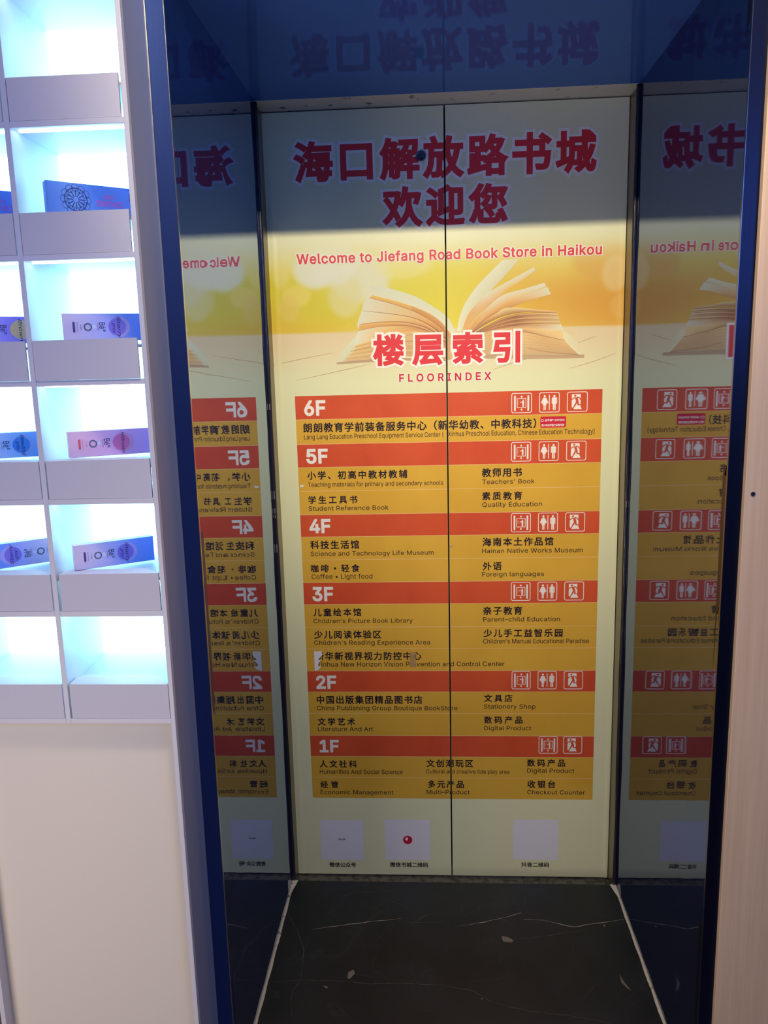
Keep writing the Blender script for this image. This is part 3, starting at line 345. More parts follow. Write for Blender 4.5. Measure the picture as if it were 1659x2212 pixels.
fl = tag(box('floor', XL, XR, -D, 0.0, -0.06, 0.0, M_stone), kind='structure')
def ribbon(name, pts, w0, M, z=0.0004, jit=0.0012, parent=None):
    bm = bmesh.new(); P = []
    for a, b in zip(pts[:-1], pts[1:]):
        n = max(2, int((Vector(b)-Vector(a)).length/0.012))
        for i in range(n):
            t = i/n
            P.append(Vector((a[0]+(b[0]-a[0])*t+random.uniform(-jit, jit), a[1]+(b[1]-a[1])*t+random.uniform(-jit, jit))))
    P.append(Vector(pts[-1])); prev = None
    for i, p in enumerate(P):
        q = P[min(i+1, len(P)-1)]-P[max(i-1, 0)]; q = q.normalized(); nn = Vector((-q.y, q.x))
        ww = w0*random.uniform(0.25, 1.0)*(0.35+0.65*math.sin(math.pi*min(max((i+0.3)/len(P), 0), 1)))
        a = bm.verts.new((p.x+nn.x*ww/2, p.y+nn.y*ww/2, z)); b = bm.verts.new((p.x-nn.x*ww/2, p.y-nn.y*ww/2, z))
        if prev: bm.faces.new((prev[0], a, b, prev[1]))
        prev = (a, b)
    bmesh.ops.recalc_face_normals(bm, faces=bm.faces)
    return bm_obj(name, bm, M, parent)
for i, v in enumerate(VEINS):
    ribbon('marble_vein', v, 0.0030 if i in (0, 3, 4, 5) else 0.0022, M_vein if i in (0, 3, 4) else M_vein2, parent=fl)
for k in range(16):
    x = random.uniform(-0.3, 0.5); y = random.uniform(-0.62, -0.08); an = random.uniform(0, 3.14); l = random.uniform(0.02, 0.09)
    ribbon('scratch', [(x, y), (x+l*math.cos(an), y+l*math.sin(an))], 0.0011, M_vein2, parent=fl, jit=0.0006)
for c in CHIPS:
    bm = bmesh.new(); vsx = [bm.verts.new((x, y, 0.0005)) for x, y in c]; f = bm.faces.new(vsx)
    if f.normal.z < 0: f.normal_flip()
    bm_obj('chip', bm, M_chip, fl)

def caulk(name, x, sgn):
    bm = bmesh.new(); n = 110; prev = None
    for i in range(n+1):
        y = 0.0-(D-0.002)*i/n
        wdt = 0.0050+0.0006*math.sin(i*0.37)+random.uniform(-0.0003, 0.0003)
        if i < 8: wdt += 0.010*(1-i/8)
        h = 0.003+random.uniform(-0.0006, 0.0006)
        a = bm.verts.new((x, y, h+0.002)); b = bm.verts.new((x+sgn*wdt*0.6, y, h)); c = bm.verts.new((x+sgn*wdt, y, 0.0))
        if prev:
            bm.faces.new((prev[0], a, b, prev[1])); bm.faces.new((prev[1], b, c, prev[2]))
        prev = (a, b, c)
    bmesh.ops.recalc_face_normals(bm, faces=bm.faces)
    return bm_obj(name, bm, M_grout, None, True)
cl = caulk('trim_1', XL, 1); tag(cl, kind='structure')
cr = caulk('trim_2', XR, -1); tag(cr, kind='structure')

# portal trims (folded strips of steel round the opening)
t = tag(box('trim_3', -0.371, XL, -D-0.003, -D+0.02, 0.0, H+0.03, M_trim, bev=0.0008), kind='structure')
box('edge_highlight', -0.3725, -0.371, -D-0.0035, -D+0.02, 0.0, H+0.03, M_bright, t)  # folded edge's highlight put in as a brighter strip
box('edge_highlight', XL-0.0006, XL+0.0004, -D-0.0035, -D+0.002, 0.0, H, M_bright, t)
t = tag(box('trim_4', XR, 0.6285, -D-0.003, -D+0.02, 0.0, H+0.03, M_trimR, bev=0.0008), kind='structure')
box('edge_highlight', XR-0.0004, XR+0.0006, -D-0.0035, -D+0.002, 0.0, H, M_steel, t)
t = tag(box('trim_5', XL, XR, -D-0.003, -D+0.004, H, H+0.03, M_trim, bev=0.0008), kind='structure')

# lift door frame: reveals running back to the leaves, with a sealant bead along each corner
DY = 0.0855          # the leaves stand this far behind the end of the mirror sheets
tag(box('trim_6', XL-0.01, XR+0.01, 0.0, DY+0.03, H-0.0005, H+0.02, M_header, bev=0.0004), kind='structure')
def jamb(name, xw, s):
    z1 = H-0.001; z0 = -0.05
    t = empty(name, (xw, 0, 0)); tag(t, kind='structure')
    a, b = sorted((xw+s*0.0012, xw-s*0.012))
    box('reveal', a, b, 0.0005, DY+0.03, z0, z1, M_bronze, t, bev=0.0006)
    r = 0.0050; cx = xw+s*0.0030; n = 10; segs = 150
    bm = bmesh.new(); rings = []
    for k in range(segs+1):
        z = 0.002+(z1-0.004)*k/segs; rr = r*(1+0.10*math.sin(k*0.31)+random.uniform(-0.04, 0.04)); dx = 0.0005*math.sin(k*0.13)
        rings.append([bm.verts.new((cx+dx+rr*math.cos(2*math.pi*i/n), -0.001+rr*math.sin(2*math.pi*i/n), z)) for i in range(n)])
    for k in range(segs):
        for i in range(n): bm.faces.new((rings[k][i], rings[k][(i+1) % n], rings[k+1][(i+1) % n], rings[k+1][i]))
    bm.faces.new(rings[0][::-1]); bm.faces.new(rings[-1])
    bmesh.ops.recalc_face_normals(bm, faces=bm.faces)
    bm_obj('sealant_bead', bm, M_bead, t, True)
    for k in range(5 if s > 0 else 1):
        z = random.uniform(1.0, 1.35) if k < 4 and s > 0 else random.uniform(0.4, 1.9)
        zz = random.uniform(0.008, 0.03)
        box('sealant_scrap', cx-0.0012, cx+0.0010, -0.0068, -0.0052, z, z+zz, mat('old_grey_sealant', (128, 122, 118), 0.6), t, bev=0.0006)
    return t
M_bead = mat('glossy_dark_sealant', (62, 60, 66), 0.22, spec=0.9, metal=0.6, bump=((60, 60, 14), 0.5, 0.004))
jamb('trim_7', XL, 1); jamb('trim_8', XR, -1)
tag(box('trim_9', XL-0.01, XR+0.01, 0.021, DY+0.06, -0.06, -0.0415, mat('scuffed_sill_steel', (112, 108, 104), 0.45, metal=0.5, var=((50, 50, 50), (70, 66, 62), 0.45, 0.65)), bev=0.001), kind='structure')

# ------------------------------------------------------------ lift doors with the printed floor index
SEAM, GAP = 0.1310, 0.0022
PX0, PX1, PZ0, PZ1 = -0.3220, 0.5790, 0.0200, 2.1225
K = 1.0411           # the leaves are drawn up in the plane y = 0 and set back to y = DY at this scale
doors = []
M_leaf = mat('door_leaf_steel', (120, 118, 112), 0.4, metal=0.8)
for i, (a, b) in enumerate(((PX0-0.0005, SEAM-GAP), (SEAM+GAP, PX1+0.0005))):
    d = empty('door_%d' % (i+1), ((a+b)/2, 0.02, PZ0)); tag(d, kind='structure')
    box('leaf_panel', a, b, 0.004, 0.034, PZ0-0.002, PZ1-0.001, M_leaf, d, bev=0.0006)
    doors.append(d)

def smooth(t): t = max(0.0, min(1.0, t)); return t*t*(3-2*t)
def sheet_col(x, z):
    base = (230, 232, 190)
    hx = HORIZON; zh = hx[1][1]
    if x < hx[1][0]: t = (x-hx[0][0])/(hx[1][0]-hx[0][0]); zh = hx[0][1]*(1-t)+hx[1][1]*t
    else: t = (x-hx[1][0])/(hx[2][0]-hx[1][0]); zh = hx[1][1]*(1-t)+hx[2][1]*t
    c = list(base)
    if z > zh:
        top = (232, 233, 196)
        c = [232, 218, 120]
        for (bx, bz, rx, rz, bc, s) in BLOBS:
            q = ((x-bx)/rx)**2+((z-bz)/rz)**2
            if rx > 0.08: wgt = s*math.exp(-q*0.9)
            else: wgt = s*smooth((1.45-q)/0.9)
            c = [c[k]*(1-wgt)+bc[k]*wgt for k in range(3)]
        k = smooth((z-1.72)/0.10)
        c = [c[j]*(1-k)+top[j]*k for j in range(3)]
        e = smooth((z-zh)/0.006)
        tb = (230, 214, 176)
        c = [tb[j]*(1-e)+c[j]*e for j in range(3)]
    else:
        tb = (230, 212, 172)
        k = smooth((zh-z)/0.14)
        c = [tb[j]*(1-k)+base[j]*k for j in range(3)]
    return lin(c)

def set_cols(me, cols):
    a = me.color_attributes.new('Col', 'FLOAT_COLOR', 'POINT')
    flat = []
    for c in cols: flat += [c[0], c[1], c[2], 1.0]
    a.data.foreach_set('color', flat)

sheets = []
for i, (a, b) in enumerate(((PX0, SEAM-GAP+0.0002), (SEAM+GAP-0.0002, PX1))):
    nx = 84
    zs = [PZ0+0.004+(1.42-PZ0-0.004)*k/24 for k in range(24)] + [1.42+(1.90-1.42)*k/110 for k in range(110)] + [1.90+(PZ1-0.002-1.90)*k/8 for k in range(9)]
    verts, cols = [], []
    for z in zs:
        for k in range(nx+1):
            x = a+(b-a)*k/nx
            # the film has lifted slightly in long soft ridges near the outer edges
            e = math.exp(-((x-(PX0+0.013))/0.004)**2) + math.exp(-((x-(PX1-0.006))/0.004)**2)
            y = -0.0022*e*(0.6+0.4*math.sin(z*5+i))
            verts.append((x, y, z)); cols.append(sheet_col(x, z))
    n = nx+1; faces = []
    for j in range(len(zs)-1):
        for k in range(nx): faces.append((j*n+k, j*n+k+1, (j+1)*n+k+1, (j+1)*n+k))
    # folded back edge gives the film its thickness
    base = len(verts)
    for (x, z) in ((a, zs[0]), (b, zs[0]), (b, zs[-1]), (a, zs[-1])): verts.append((x, 0.0036, z)); cols.append(lin((236, 236, 196)))
    faces.append((base, base+3, base+2, base+1))
    me = bpy.data.meshes.new('poster_sheet'); me.from_pydata(verts, [], faces); me.update()
    set_cols(me, cols)
    o = mesh_obj('poster_sheet', me, M_sheet, None, True)
    o.parent = doors[i]; o.matrix_parent_inverse = PW(doors[i]).inverted()
    o['label'] = ('left half' if i == 0 else 'right half') + ' of the printed floor index film on the lift doors'
    sheets.append(o)

def split_add(name, me, mats):
    """keep on each door leaf only what lies on that side of the seam"""
    res = []
    for i in (0, 1):
        bm = bmesh.new(); bm.from_mesh(me)
        geom = list(bm.verts)+list(bm.edges)+list(bm.faces)
        if i == 0: bmesh.ops.bisect_plane(bm, geom=geom, plane_co=(SEAM-GAP, 0, 0), plane_no=(1, 0, 0), clear_outer=True)
        else: bmesh.ops.bisect_plane(bm, geom=geom, plane_co=(SEAM+GAP, 0, 0), plane_no=(-1, 0, 0), clear_outer=True)
        if len(bm.faces) == 0: bm.free(); continue
        me2 = bpy.data.meshes.new(name); bm.to_mesh(me2); bm.free()
        o = mesh_obj(name, me2, mats); o.parent = sheets[i]; o.matrix_parent_inverse = PW(sheets[i]).inverted()
        res.append(o)
    return res

def flat(polys, y):
    """polys: list of (outline [(x,z)..], material index) -> mesh facing the camera at depth y"""
    bm = bmesh.new()
    for ii, item in enumerate(polys):
        pts, mi = item[0], item[1]; yy = y-(item[2] if len(item) > 2 else 0)-ii*0.000003
        vs_ = [bm.verts.new((x, yy, z)) for x, z in pts]
        f = bm.faces.new(vs_); f.normal_update()
        if f.normal.y > 0: f.normal_flip()
        f.material_index = mi
    bmesh.ops.triangulate(bm, faces=[f for f in bm.faces if len(f.verts) > 4])
    me = bpy.data.meshes.new('flat'); bm.to_mesh(me); bm.free()
    return me

# coloured bands
BX0, BX1 = -0.2700, 0.5310
def rect(x0, x1, z0, z1): return [(x0, z0), (x1, z0), (x1, z1), (x0, z1)]
LINE = 0.0011
heads = (0, 2, 5, 8, 12, 15)
for k in range(18):
    zt, zb = LEVELS[k], LEVELS[k+1]
    hd = k in heads
    split_add('heading_band' if hd else 'entry_band', flat([(rect(BX0, BX1, zb+(LINE if k < 17 else 0), zt), 0)], -0.00015), [M_or if hd else M_yel])
    if k < 17: split_add('rule_line', flat([(rect(BX0, BX1, zb, zb+LINE), 0)], -0.00015), [M_line])

# open book picture
def cr_spline(P, n):
    P = [Vector(p) for p in P]; out = []
    m_ = len(P)-1
    for i in range(n+1):
        t = i/n*m_; k = min(int(t), m_-1); u = t-k
        p0, p1, p2, p3 = P[max(k-1, 0)], P[k], P[k+1], P[min(k+2, m_)]
        out.append(0.5*((2*p1)+(p2-p0)*u+(2*p0-5*p1+4*p2-p3)*u*u+(3*p1-p0-3*p2+p3)*u**3))
    return out
def colat(cols, t):
    if len(cols) == 1: return lin(cols[0])
    f = t*(len(cols)-1); k = min(int(f), len(cols)-2); u = f-k
    a, b = lin(cols[k]), lin(cols[k+1]); return tuple(a[j]*(1-u)+b[j]*u for j in range(3))
verts, cols, faces = [], [], []
for bi, (A, B_, ca, cb) in enumerate(BOOK):
    n = 28; y = -0.0001-bi*0.000008
    pa, pb = cr_spline(A, n), cr_spline(B_, n); b0 = len(verts)
    for i in range(n+1):
        t = i/n
        verts.append((pa[i].x, y, pa[i].y)); cols.append(colat(ca, t))
        verts.append((pb[i].x, y, pb[i].y)); cols.append(colat(cb, t))
    for i in range(n):
        q = b0+2*i; faces.append((q, q+1, q+3, q+2))
for c in CREASES:
    n = 10; p = cr_spline(c, n); b0 = len(verts)
    for i in range(n+1):
        hw = 0.0007*math.sin(math.pi*(i+0.5)/(n+1))+0.0002
        for s in (1, -1): verts.append((p[i].x, -0.0001, p[i].y+s*hw)); cols.append(lin((196, 170, 128)))
    for i in range(n):
        q = b0+2*i; faces.append((q, q+1, q+3, q+2))
me = bpy.data.meshes.new('book_picture'); me.from_pydata(verts, [], faces); me.update(); set_cols(me, cols)
bm = bmesh.new(); bm.from_mesh(me)
for f in bm.faces:
    f.normal_update()
    if f.normal.y > 0: f.normal_flip()
bm.to_mesh(me); bm.free()
split_add('book_picture', me, [M_book])

# lettering
import os
FONTS = {}
try:
    fp = os.path.join(bpy.utils.resource_path('LOCAL'), 'datafiles', 'fonts')
    FONTS['cn'] = bpy.data.fonts.load(os.path.join(fp, 'Noto Sans CJK Regular.woff2'))
    FONTS['en'] = bpy.data.fonts.load(os.path.join(fp, 'Inter.woff2'))
except Exception:
    FONTS = {}
from mathutils.geometry import delaunay_2d_cdt, interpolate_bezier
_CT, _GL = {}, {}
def contours(body, kind, res):
    """closed outlines of a string set solid in the font, as lists of points"""
    key = (body, kind, res)
    if key in _CT: return _CT[key]
    c = bpy.data.curves.new('txt', 'FONT'); c.body = body; c.size = 1.0
    if kind in FONTS: c.font = FONTS[kind]
    o = bpy.data.objects.new('txt', c); COL.objects.link(o); bpy.context.view_layer.update()
    cu = o.to_curve(bpy.context.evaluated_depsgraph_get()); out = []
    for sp in cu.splines:
        P = []; B = sp.bezier_points; n = len(B)
        for i in range(n):
            a, b = B[i], B[(i+1) % n]
            straight = ((a.handle_right-a.co).cross(b.co-a.co).length < 1e-6 and (b.handle_left-b.co).cross(b.co-a.co).length < 1e-6)
            q = [a.co.copy()] if straight else interpolate_bezier(a.co, a.handle_right, b.handle_left, b.co, res+1)[:-1]
            for v in q:
                if not P or (v.xy-P[-1]).length > 1e-5: P.append(v.xy.copy())
        if len(P) > 2 and (P[0]-P[-1]).length < 1e-5: P.pop()
        if len(P) > 2: out.append(P)
    o.to_curve_clear(); bpy.data.objects.remove(o); bpy.data.curves.remove(c)
    _CT[key] = out; return out
def signed(P): return sum(P[i].x*P[(i+1) % len(P)].y-P[(i+1) % len(P)].x*P[i].y for i in range(len(P)))
_ADV = {}
def advance(ch, kind):
    k = (ch, kind)
    if k not in _ADV:
        f = lambda t: max(p.x for P in contours(t, kind, 1) for p in P)
        _ADV[k] = f('I'+ch+'I')-f('II')
    return _ADV[k]
def glyph(ch, kind, r, res):
    """one clean flat glyph (verts, triangles), thickened by r with a rounded stroke; no facets overlap"""
    key = (ch, kind, r, res)
    if key in _GL: return _GL[key]
    C_ = contours(ch, kind, res)
    if not C_: _GL[key] = ([], []); return _GL[key]
    vs_, fs = [], []
    for P in C_: q = len(vs_); vs_ += P; fs.append(list(range(q, q+len(P))))
    sg = [1 if signed(P) > 0 else -1 for P in C_]
    # faces must run anticlockwise for the triangulator; the sense of each outline is kept aside
    fs = [f if sg[k] > 0 else f[::-1] for k, f in enumerate(fs)]
    V, E_, F_, _, _, OF = delaunay_2d_cdt(vs_, [], fs, 0, 1e-6, True)
    T_ = [f for f, o in zip(F_, OF) if sum(sg[k] for k in set(o)) != 0]
    if r > 0.0015:
        tri = lambda VV, TT: sum(abs((VV[f[1]]-VV[f[0]]).cross(VV[f[2]]-VV[f[0]]))/2 for f in TT)
        cnt = {}
        for f in T_:
            for i in range(len(f)):
                e = (f[i], f[(i+1) % len(f)]); cnt.setdefault((min(e), max(e)), []).append(e)
        rim = [l[0] for l in cnt.values() if len(l) == 1 and (V[l[0][1]]-V[l[0][0]]).length > 1e-6]
        if sum(V[a].x*V[b].y-V[b].x*V[a].y for a, b in rim) < 0: rim = [(b, a) for a, b in rim]
        ins, outs = {}, {}
        for a, b in rim: d = (V[b]-V[a]).normalized(); ins.setdefault(b, []).append(d); outs.setdefault(a, []).append(d)
        limit = tri(V, T_)+sum((V[b]-V[a]).length for a, b in rim)*r*1.3+0.002
        V0, T0 = V, T_
        for attempt in range(8):
            rr = r*(1+0.0037*attempt); rot = 0.05+0.03*attempt
            vs2 = [v.copy() for v in V0]; fs2 = [list(f) for f in T0]
            for a, b in rim:
                d = (V0[b]-V0[a]).normalized(); nn = Vector((d.y, -d.x))*rr; q = len(vs2)
                vs2 += [V0[a]+nn, V0[b]+nn]; fs2.append([a, q, q+1, b])
            for p in sorted(ins):
                d1, d2 = ins[p], outs.get(p, [])
                if len(d1) == 1 and len(d2) == 1:
                    if d1[0].cross(d2[0]) < 0.002: continue          # straight or hollow corner
                    n1, n2 = Vector((d1[0].y, -d1[0].x)), Vector((d2[0].y, -d2[0].x)); c_ = n1.dot(n2)
                    if c_ > -0.35:
                        q = len(vs2); vs2 += [V0[p]+n1*rr, V0[p]+(n1+n2)*(rr/(1+c_)), V0[p]+n2*rr]; fs2.append([p, q, q+1, q+2]); continue
                q = len(vs2); vs2 += [V0[p]+Vector((rr*math.cos(2*math.pi*i/10+rot), rr*math.sin(2*math.pi*i/10+rot))) for i in range(10)]
                fs2.append(list(range(q, q+10)))
            V, E_, F_, _, _, OF = delaunay_2d_cdt(vs2, [], fs2, 0, 1e-6, True)
            T_ = [f for f, o in zip(F_, OF) if len(o) > 0]
            if tri(V, T_) < limit: break
        else: V, T_ = V0, T0
    _GL[key] = ([(v.x, v.y) for v in V], [tuple(f) for f in T_])
    return _GL[key]
def lay(body, kind, spacing, r, res):
    vs_, fs = [], []; x = 0.0
    for ci, ch in enumerate(body):
        if ch not in ' \u3000':
            gv, gf = glyph(ch, kind, r, res); q = len(vs_); used = {}
            for f in gf:
                t = []
                for i in f:
                    if i not in used: used[i] = len(vs_); vs_.append((x+gv[i][0], gv[i][1], ci % 4))   # z only keeps neighbouring outlines from coinciding
                    t.append(used[i])
                fs.append(tuple(t))
        x += advance(ch, kind)*spacing if spacing <= 1 else advance(ch, kind)+(spacing-1)*0.35
    return vs_, fs
def raw_text(body, kind, weight, spacing, res=3):
    vs_, fs = lay(body, kind, spacing, weight, res)
    me = bpy.data.meshes.new('txt'); me.from_pydata(vs_, [], fs); me.update(); return me
def bb(me):
    xs = [v.co.x for v in me.vertices]; ys = [v.co.y for v in me.vertices]
    return min(xs), max(xs), min(ys), max(ys)
CAPM = bb(raw_text('H', 'en', 0, 1.0)); CAPH = CAPM[3]
def put_text(body, x0, x1, zt, zb, kind, weight, bevel=0.0, y=-0.0003, res=3, space=None):
    """mesh of the lettering in the door plane: ink from x0 to x1; zt/zb = ink top/bottom (cn) or cap top/baseline (en)"""
    a = bb(raw_text(body, kind, 0, 1.0, res)); a_w = a[1]-a[0]
    if kind == 'cn': sz = (zt-zb)/(a[3]-a[2]); zo = zb-a[2]*sz
    else: sz = (zt-zb)/CAPH; zo = zb
    want = (x1-x0)/sz; spacing = 1.0
    if (kind == 'cn' or want > a_w) and len(body) > 1:
        spacing = 1.0+(want-a_w)/(0.35*(len(body)-1))
        lim = (0.9, 1.9) if kind == 'cn' else (1.0, 1.05 if space is None else space)
        spacing = max(lim[0], min(lim[1], spacing))
    a = bb(raw_text(body, kind, 0, spacing, res)); sx = (x1-x0)/(a[1]-a[0])
    me = raw_text(body, kind, bevel if bevel > 0 else weight, spacing, res)
    for v in me.vertices:
        v.co = Vector((x0+(v.co.x-a[0])*sx, y-v.co.z*0.00001, zo+v.co.y*sz))
    me.update(); bm = bmesh.new(); bm.from_mesh(me)
    for f in bm.faces:
        f.normal_update()
        if f.normal.y > 0: f.normal_flip()
        f.smooth = False
    bm.to_mesh(me); bm.free()
    return me
for (body, x0, x1, zt, zb, kind, col, wgt) in TEXTS:
    M = {'ink': M_ink, 'title': M_red, 'title2': M_red2, 'white': M_white_print}[col]
    sp = 2.2 if body == 'FLOORINDEX' else (1.3 if col == 'title' else None)
    if col.startswith('title'):
        big = zt-zb > 0.05
        hal = 0.037 if kind == 'cn' else 0.062
        for o in split_add('white_outline', put_text(body, x0, x1, zt, zb, kind, 0, hal if kind == 'cn' else hal, y=-0.0006, res=3, space=sp), [M_halo]): pass
        split_add('lettering', put_text(body, x0, x1, zt, zb, kind, 0, 0.0135 if kind == 'cn' else 0.022, y=-0.0008, res=4, space=sp), [M])
    else:
        small = zt-zb < 0.008
        split_add('lettering', put_text(body, x0, x1, zt, zb, kind, wgt, y=-0.0003, res=2 if small else 3, space=sp), [M])

# pictograms
def circ(cx, cz, r, n=14): return [(cx+r*math.cos(2*math.pi*i/n), cz+r*math.sin(2*math.pi*i/n)) for i in range(n)]
def rrect(x0, x1, z0, z1, r, n=4):
    out = []
    for cx, cz, a0 in ((x1-r, z1-r, 0), (x0+r, z1-r, 90), (x0+r, z0+r, 180), (x1-r, z0+r, 270)):
        for i in range(n+1):
            a = math.radians(a0+90*i/n); out.append((cx+r*math.cos(a), cz+r*math.sin(a)))
    return out
def limb(p, q, w0, w1=None):
    w1 = w1 or w0; p, q = Vector(p), Vector(q); d = (q-p).normalized(); n = Vector((-d.y, d.x))
    return [tuple(p+n*w0/2), tuple(q+n*w1/2), tuple(q-n*w1/2), tuple(p-n*w0/2)]
def ring_polys(outer, inner, mi):
    n = len(outer); return [([outer[i], outer[(i+1) % n], inner[(i+1) % n], inner[i]], mi) for i in range(n)]
def icon(kind):
    P = ring_polys(rrect(0, 1, 0, 1, 0.1), rrect(0.035, 0.965, 0.035, 0.965, 0.075), 0)
    if kind == 'lift':
        P += [(rect(0.13, 0.215, 0.11, 0.87), 0), (rect(0.785, 0.87, 0.11, 0.87), 0)]
        P += ring_polys(rrect(0.27, 0.73, 0.26, 0.73, 0.03), rrect(0.30, 0.70, 0.29, 0.70, 0.02), 0)
        P += [([(0.44, 0.80), (0.56, 0.80), (0.50, 0.88)], 0), (rect(0.48, 0.52, 0.76, 0.80), 0), ([(0.44, 0.19), (0.50, 0.11), (0.56, 0.19)], 0), (rect(0.48, 0.52, 0.19, 0.23), 0)]
        P += [(circ(0.575, 0.63, 0.035, 10), 0), (rect(0.53, 0.62, 0.44, 0.59), 0), (limb((0.54, 0.57), (0.44, 0.52), 0.03), 0), (limb((0.44, 0.52), (0.45, 0.56), 0.03), 0), (rect(0.535, 0.57, 0.31, 0.45), 0), (rect(0.58, 0.615, 0.31, 0.45), 0)]
        P += [(circ(0.35, 0.6-0.05*k, 0.014, 8), 0) for k in range(4)]
    elif kind == 'toilet':
        P += [(rect(0.475, 0.515, 0.13, 0.87), 0)]
        P += [(circ(0.27, 0.81, 0.055), 0), ([(0.22, 0.74), (0.32, 0.74), (0.345, 0.66), (0.40, 0.44), (0.14, 0.44), (0.195, 0.66)], 0),
              (limb((0.215, 0.72), (0.11, 0.47), 0.05), 0), (limb((0.325, 0.72), (0.43, 0.47), 0.05), 0),
              ([(0.20, 0.44), (0.34, 0.44), (0.36, 0.36), (0.18, 0.36)], 0), (rect(0.215, 0.26, 0.12, 0.37), 0), (rect(0.28, 0.325, 0.12, 0.37), 0)]
        P += [(circ(0.74, 0.81, 0.055), 0), (rrect(0.62, 0.86, 0.66, 0.745, 0.03), 0), (rect(0.665, 0.815, 0.40, 0.70), 0),
              (rrect(0.61, 0.655, 0.42, 0.70, 0.02), 0), (rrect(0.825, 0.87, 0.42, 0.70, 0.02), 0), (rect(0.67, 0.73, 0.12, 0.41), 0), (rect(0.75, 0.81, 0.12, 0.41), 0)]
    else:
        P += [([(0.23, 0.25), (0.33, 0.13), (0.60, 0.14), (0.72, 0.13), (0.66, 0.27), (0.66, 0.88), (0.23, 0.88)], 0)]
        k = 0.0002
        P += [(circ(0.39, 0.80, 0.052), 1, k), (limb((0.44, 0.72), (0.52, 0.45), 0.13, 0.12), 1, k), (limb((0.40, 0.72), (0.28, 0.66), 0.05), 1, k), (limb((0.28, 0.66), (0.21, 0.60), 0.05), 1, k),
              (limb((0.47, 0.74), (0.60, 0.70), 0.05), 1, k), (limb((0.60, 0.70), (0.66, 0.60), 0.05), 1, k), (limb((0.52, 0.46), (0.56, 0.33), 0.08), 1, k), (limb((0.53, 0.35), (0.72, 0.35), 0.05), 1, k),
              (limb((0.47, 0.48), (0.38, 0.32), 0.075), 1, k), (limb((0.38, 0.33), (0.29, 0.16), 0.055), 1, k)]
    return P
for k, (x0, x1, z1, z0) in enumerate(ICONS):
    w_ = x1-x0; step = 0.0716 if k < 5 else 0.0682
    kinds = ['lift', 'toilet', 'exit'] if k < 5 else ['lift', 'exit']
    for j, kd in enumerate(kinds):
        xa = x0+j*step*(1.0 if k < 5 else 1.0)
        P = []
        for it in icon(kd):
            P.append(([(xa+p[0]*w_, z0+p[1]*(z1-z0)) for p in it[0]],)+tuple(it[1:]))
        split_add('pictogram', flat(P, -0.0003), [M_white_print, M_or])

# white code panels (left plain), their centre badges, the red stamp, the lock, the damage
M_panel = mat('cool_white_print', (232, 230, 240), 0.42)
for i, (x0, x1, z1, z0) in enumerate(SQUARES):
    split_add('white_panel', flat([(rect(x0, x1, z0, z1), 0)], -0.0002), [M_panel])
    cx, cz = (x0+x1)/2, (z0+z1)/2
    if i == 1:
        split_add('red_badge', flat([(circ(cx, cz, 0.0135, 28), 0), ([(cx-0.002+0.005*math.cos(a), cz+0.003+0.005*math.sin(a)) for a in [math.radians(q) for q in range(60, 330, 30)]], 1, 0.0002)], -0.0004), [M_red2, M_white_print])
    if i == 0:
        split_add('lettering', put_text('BooK', cx-0.010, cx+0.010, cz+0.006, cz+0.001, 'en', 0.02, y=-0.0004), [M_ink])
x0, x1 = LOGO[0][0], LOGO[1][0]
split_add('red_stamp', flat([(rrect(x0, x1, LOGO[2][1], LOGO[0][1], 0.004), 0)], -0.0002), [M_red2])
split_add('stamp_ring', flat(ring_polys(circ(x0+0.0055, 1.3458, 0.0034, 16), circ(x0+0.0055, 1.3458, 0.0024, 16), 0), -0.0003), [M_white_print])

def disc(bm, cx, cz, r0, r1, y0, y1, n=32):
    a = [bm.verts.new((cx+r0*math.cos(2*math.pi*i/n), y0, cz+r0*math.sin(2*math.pi*i/n))) for i in range(n)]
    b = [bm.verts.new((cx+r1*math.cos(2*math.pi*i/n), y1, cz+r1*math.sin(2*math.pi*i/n))) for i in range(n)]
    for i in range(n): bm.faces.new((a[i], a[(i+1) % n], b[(i+1) % n], b[i]))
    return a, b
bm = bmesh.new()
a, b = disc(bm, LOCK[0], LOCK[1], 0.0130, 0.0122, 0.003, -0.0065)
a2, b2 = disc(bm, LOCK[0], LOCK[1], 0.0098, 0.0094, -0.0062, -0.0050)
for i in range(32): bm.faces.new((b[i], b[(i+1) % 32], a2[(i+1) % 32], a2[i]))
a3, b3 = disc(bm, LOCK[0], LOCK[1], 0.0080, 0.0070, -0.0048, -0.0078)
for i in range(32): bm.faces.new((b2[i], b2[(i+1) % 32], a3[(i+1) % 32], a3[i]))
bm.faces.new(b3)
bmesh.ops.recalc_face_normals(bm, faces=bm.faces)
lk = bm_obj('door_lock', bm, M_screw, doors[0], False); lk['label'] = 'round steel key escutcheon on the left door leaf'
box('key_slot', LOCK[0]-0.001, LOCK[0]+0.001, -0.0081, -0.0070, LOCK[1]-0.004, LOCK[1]+0.004, M_dark, lk)

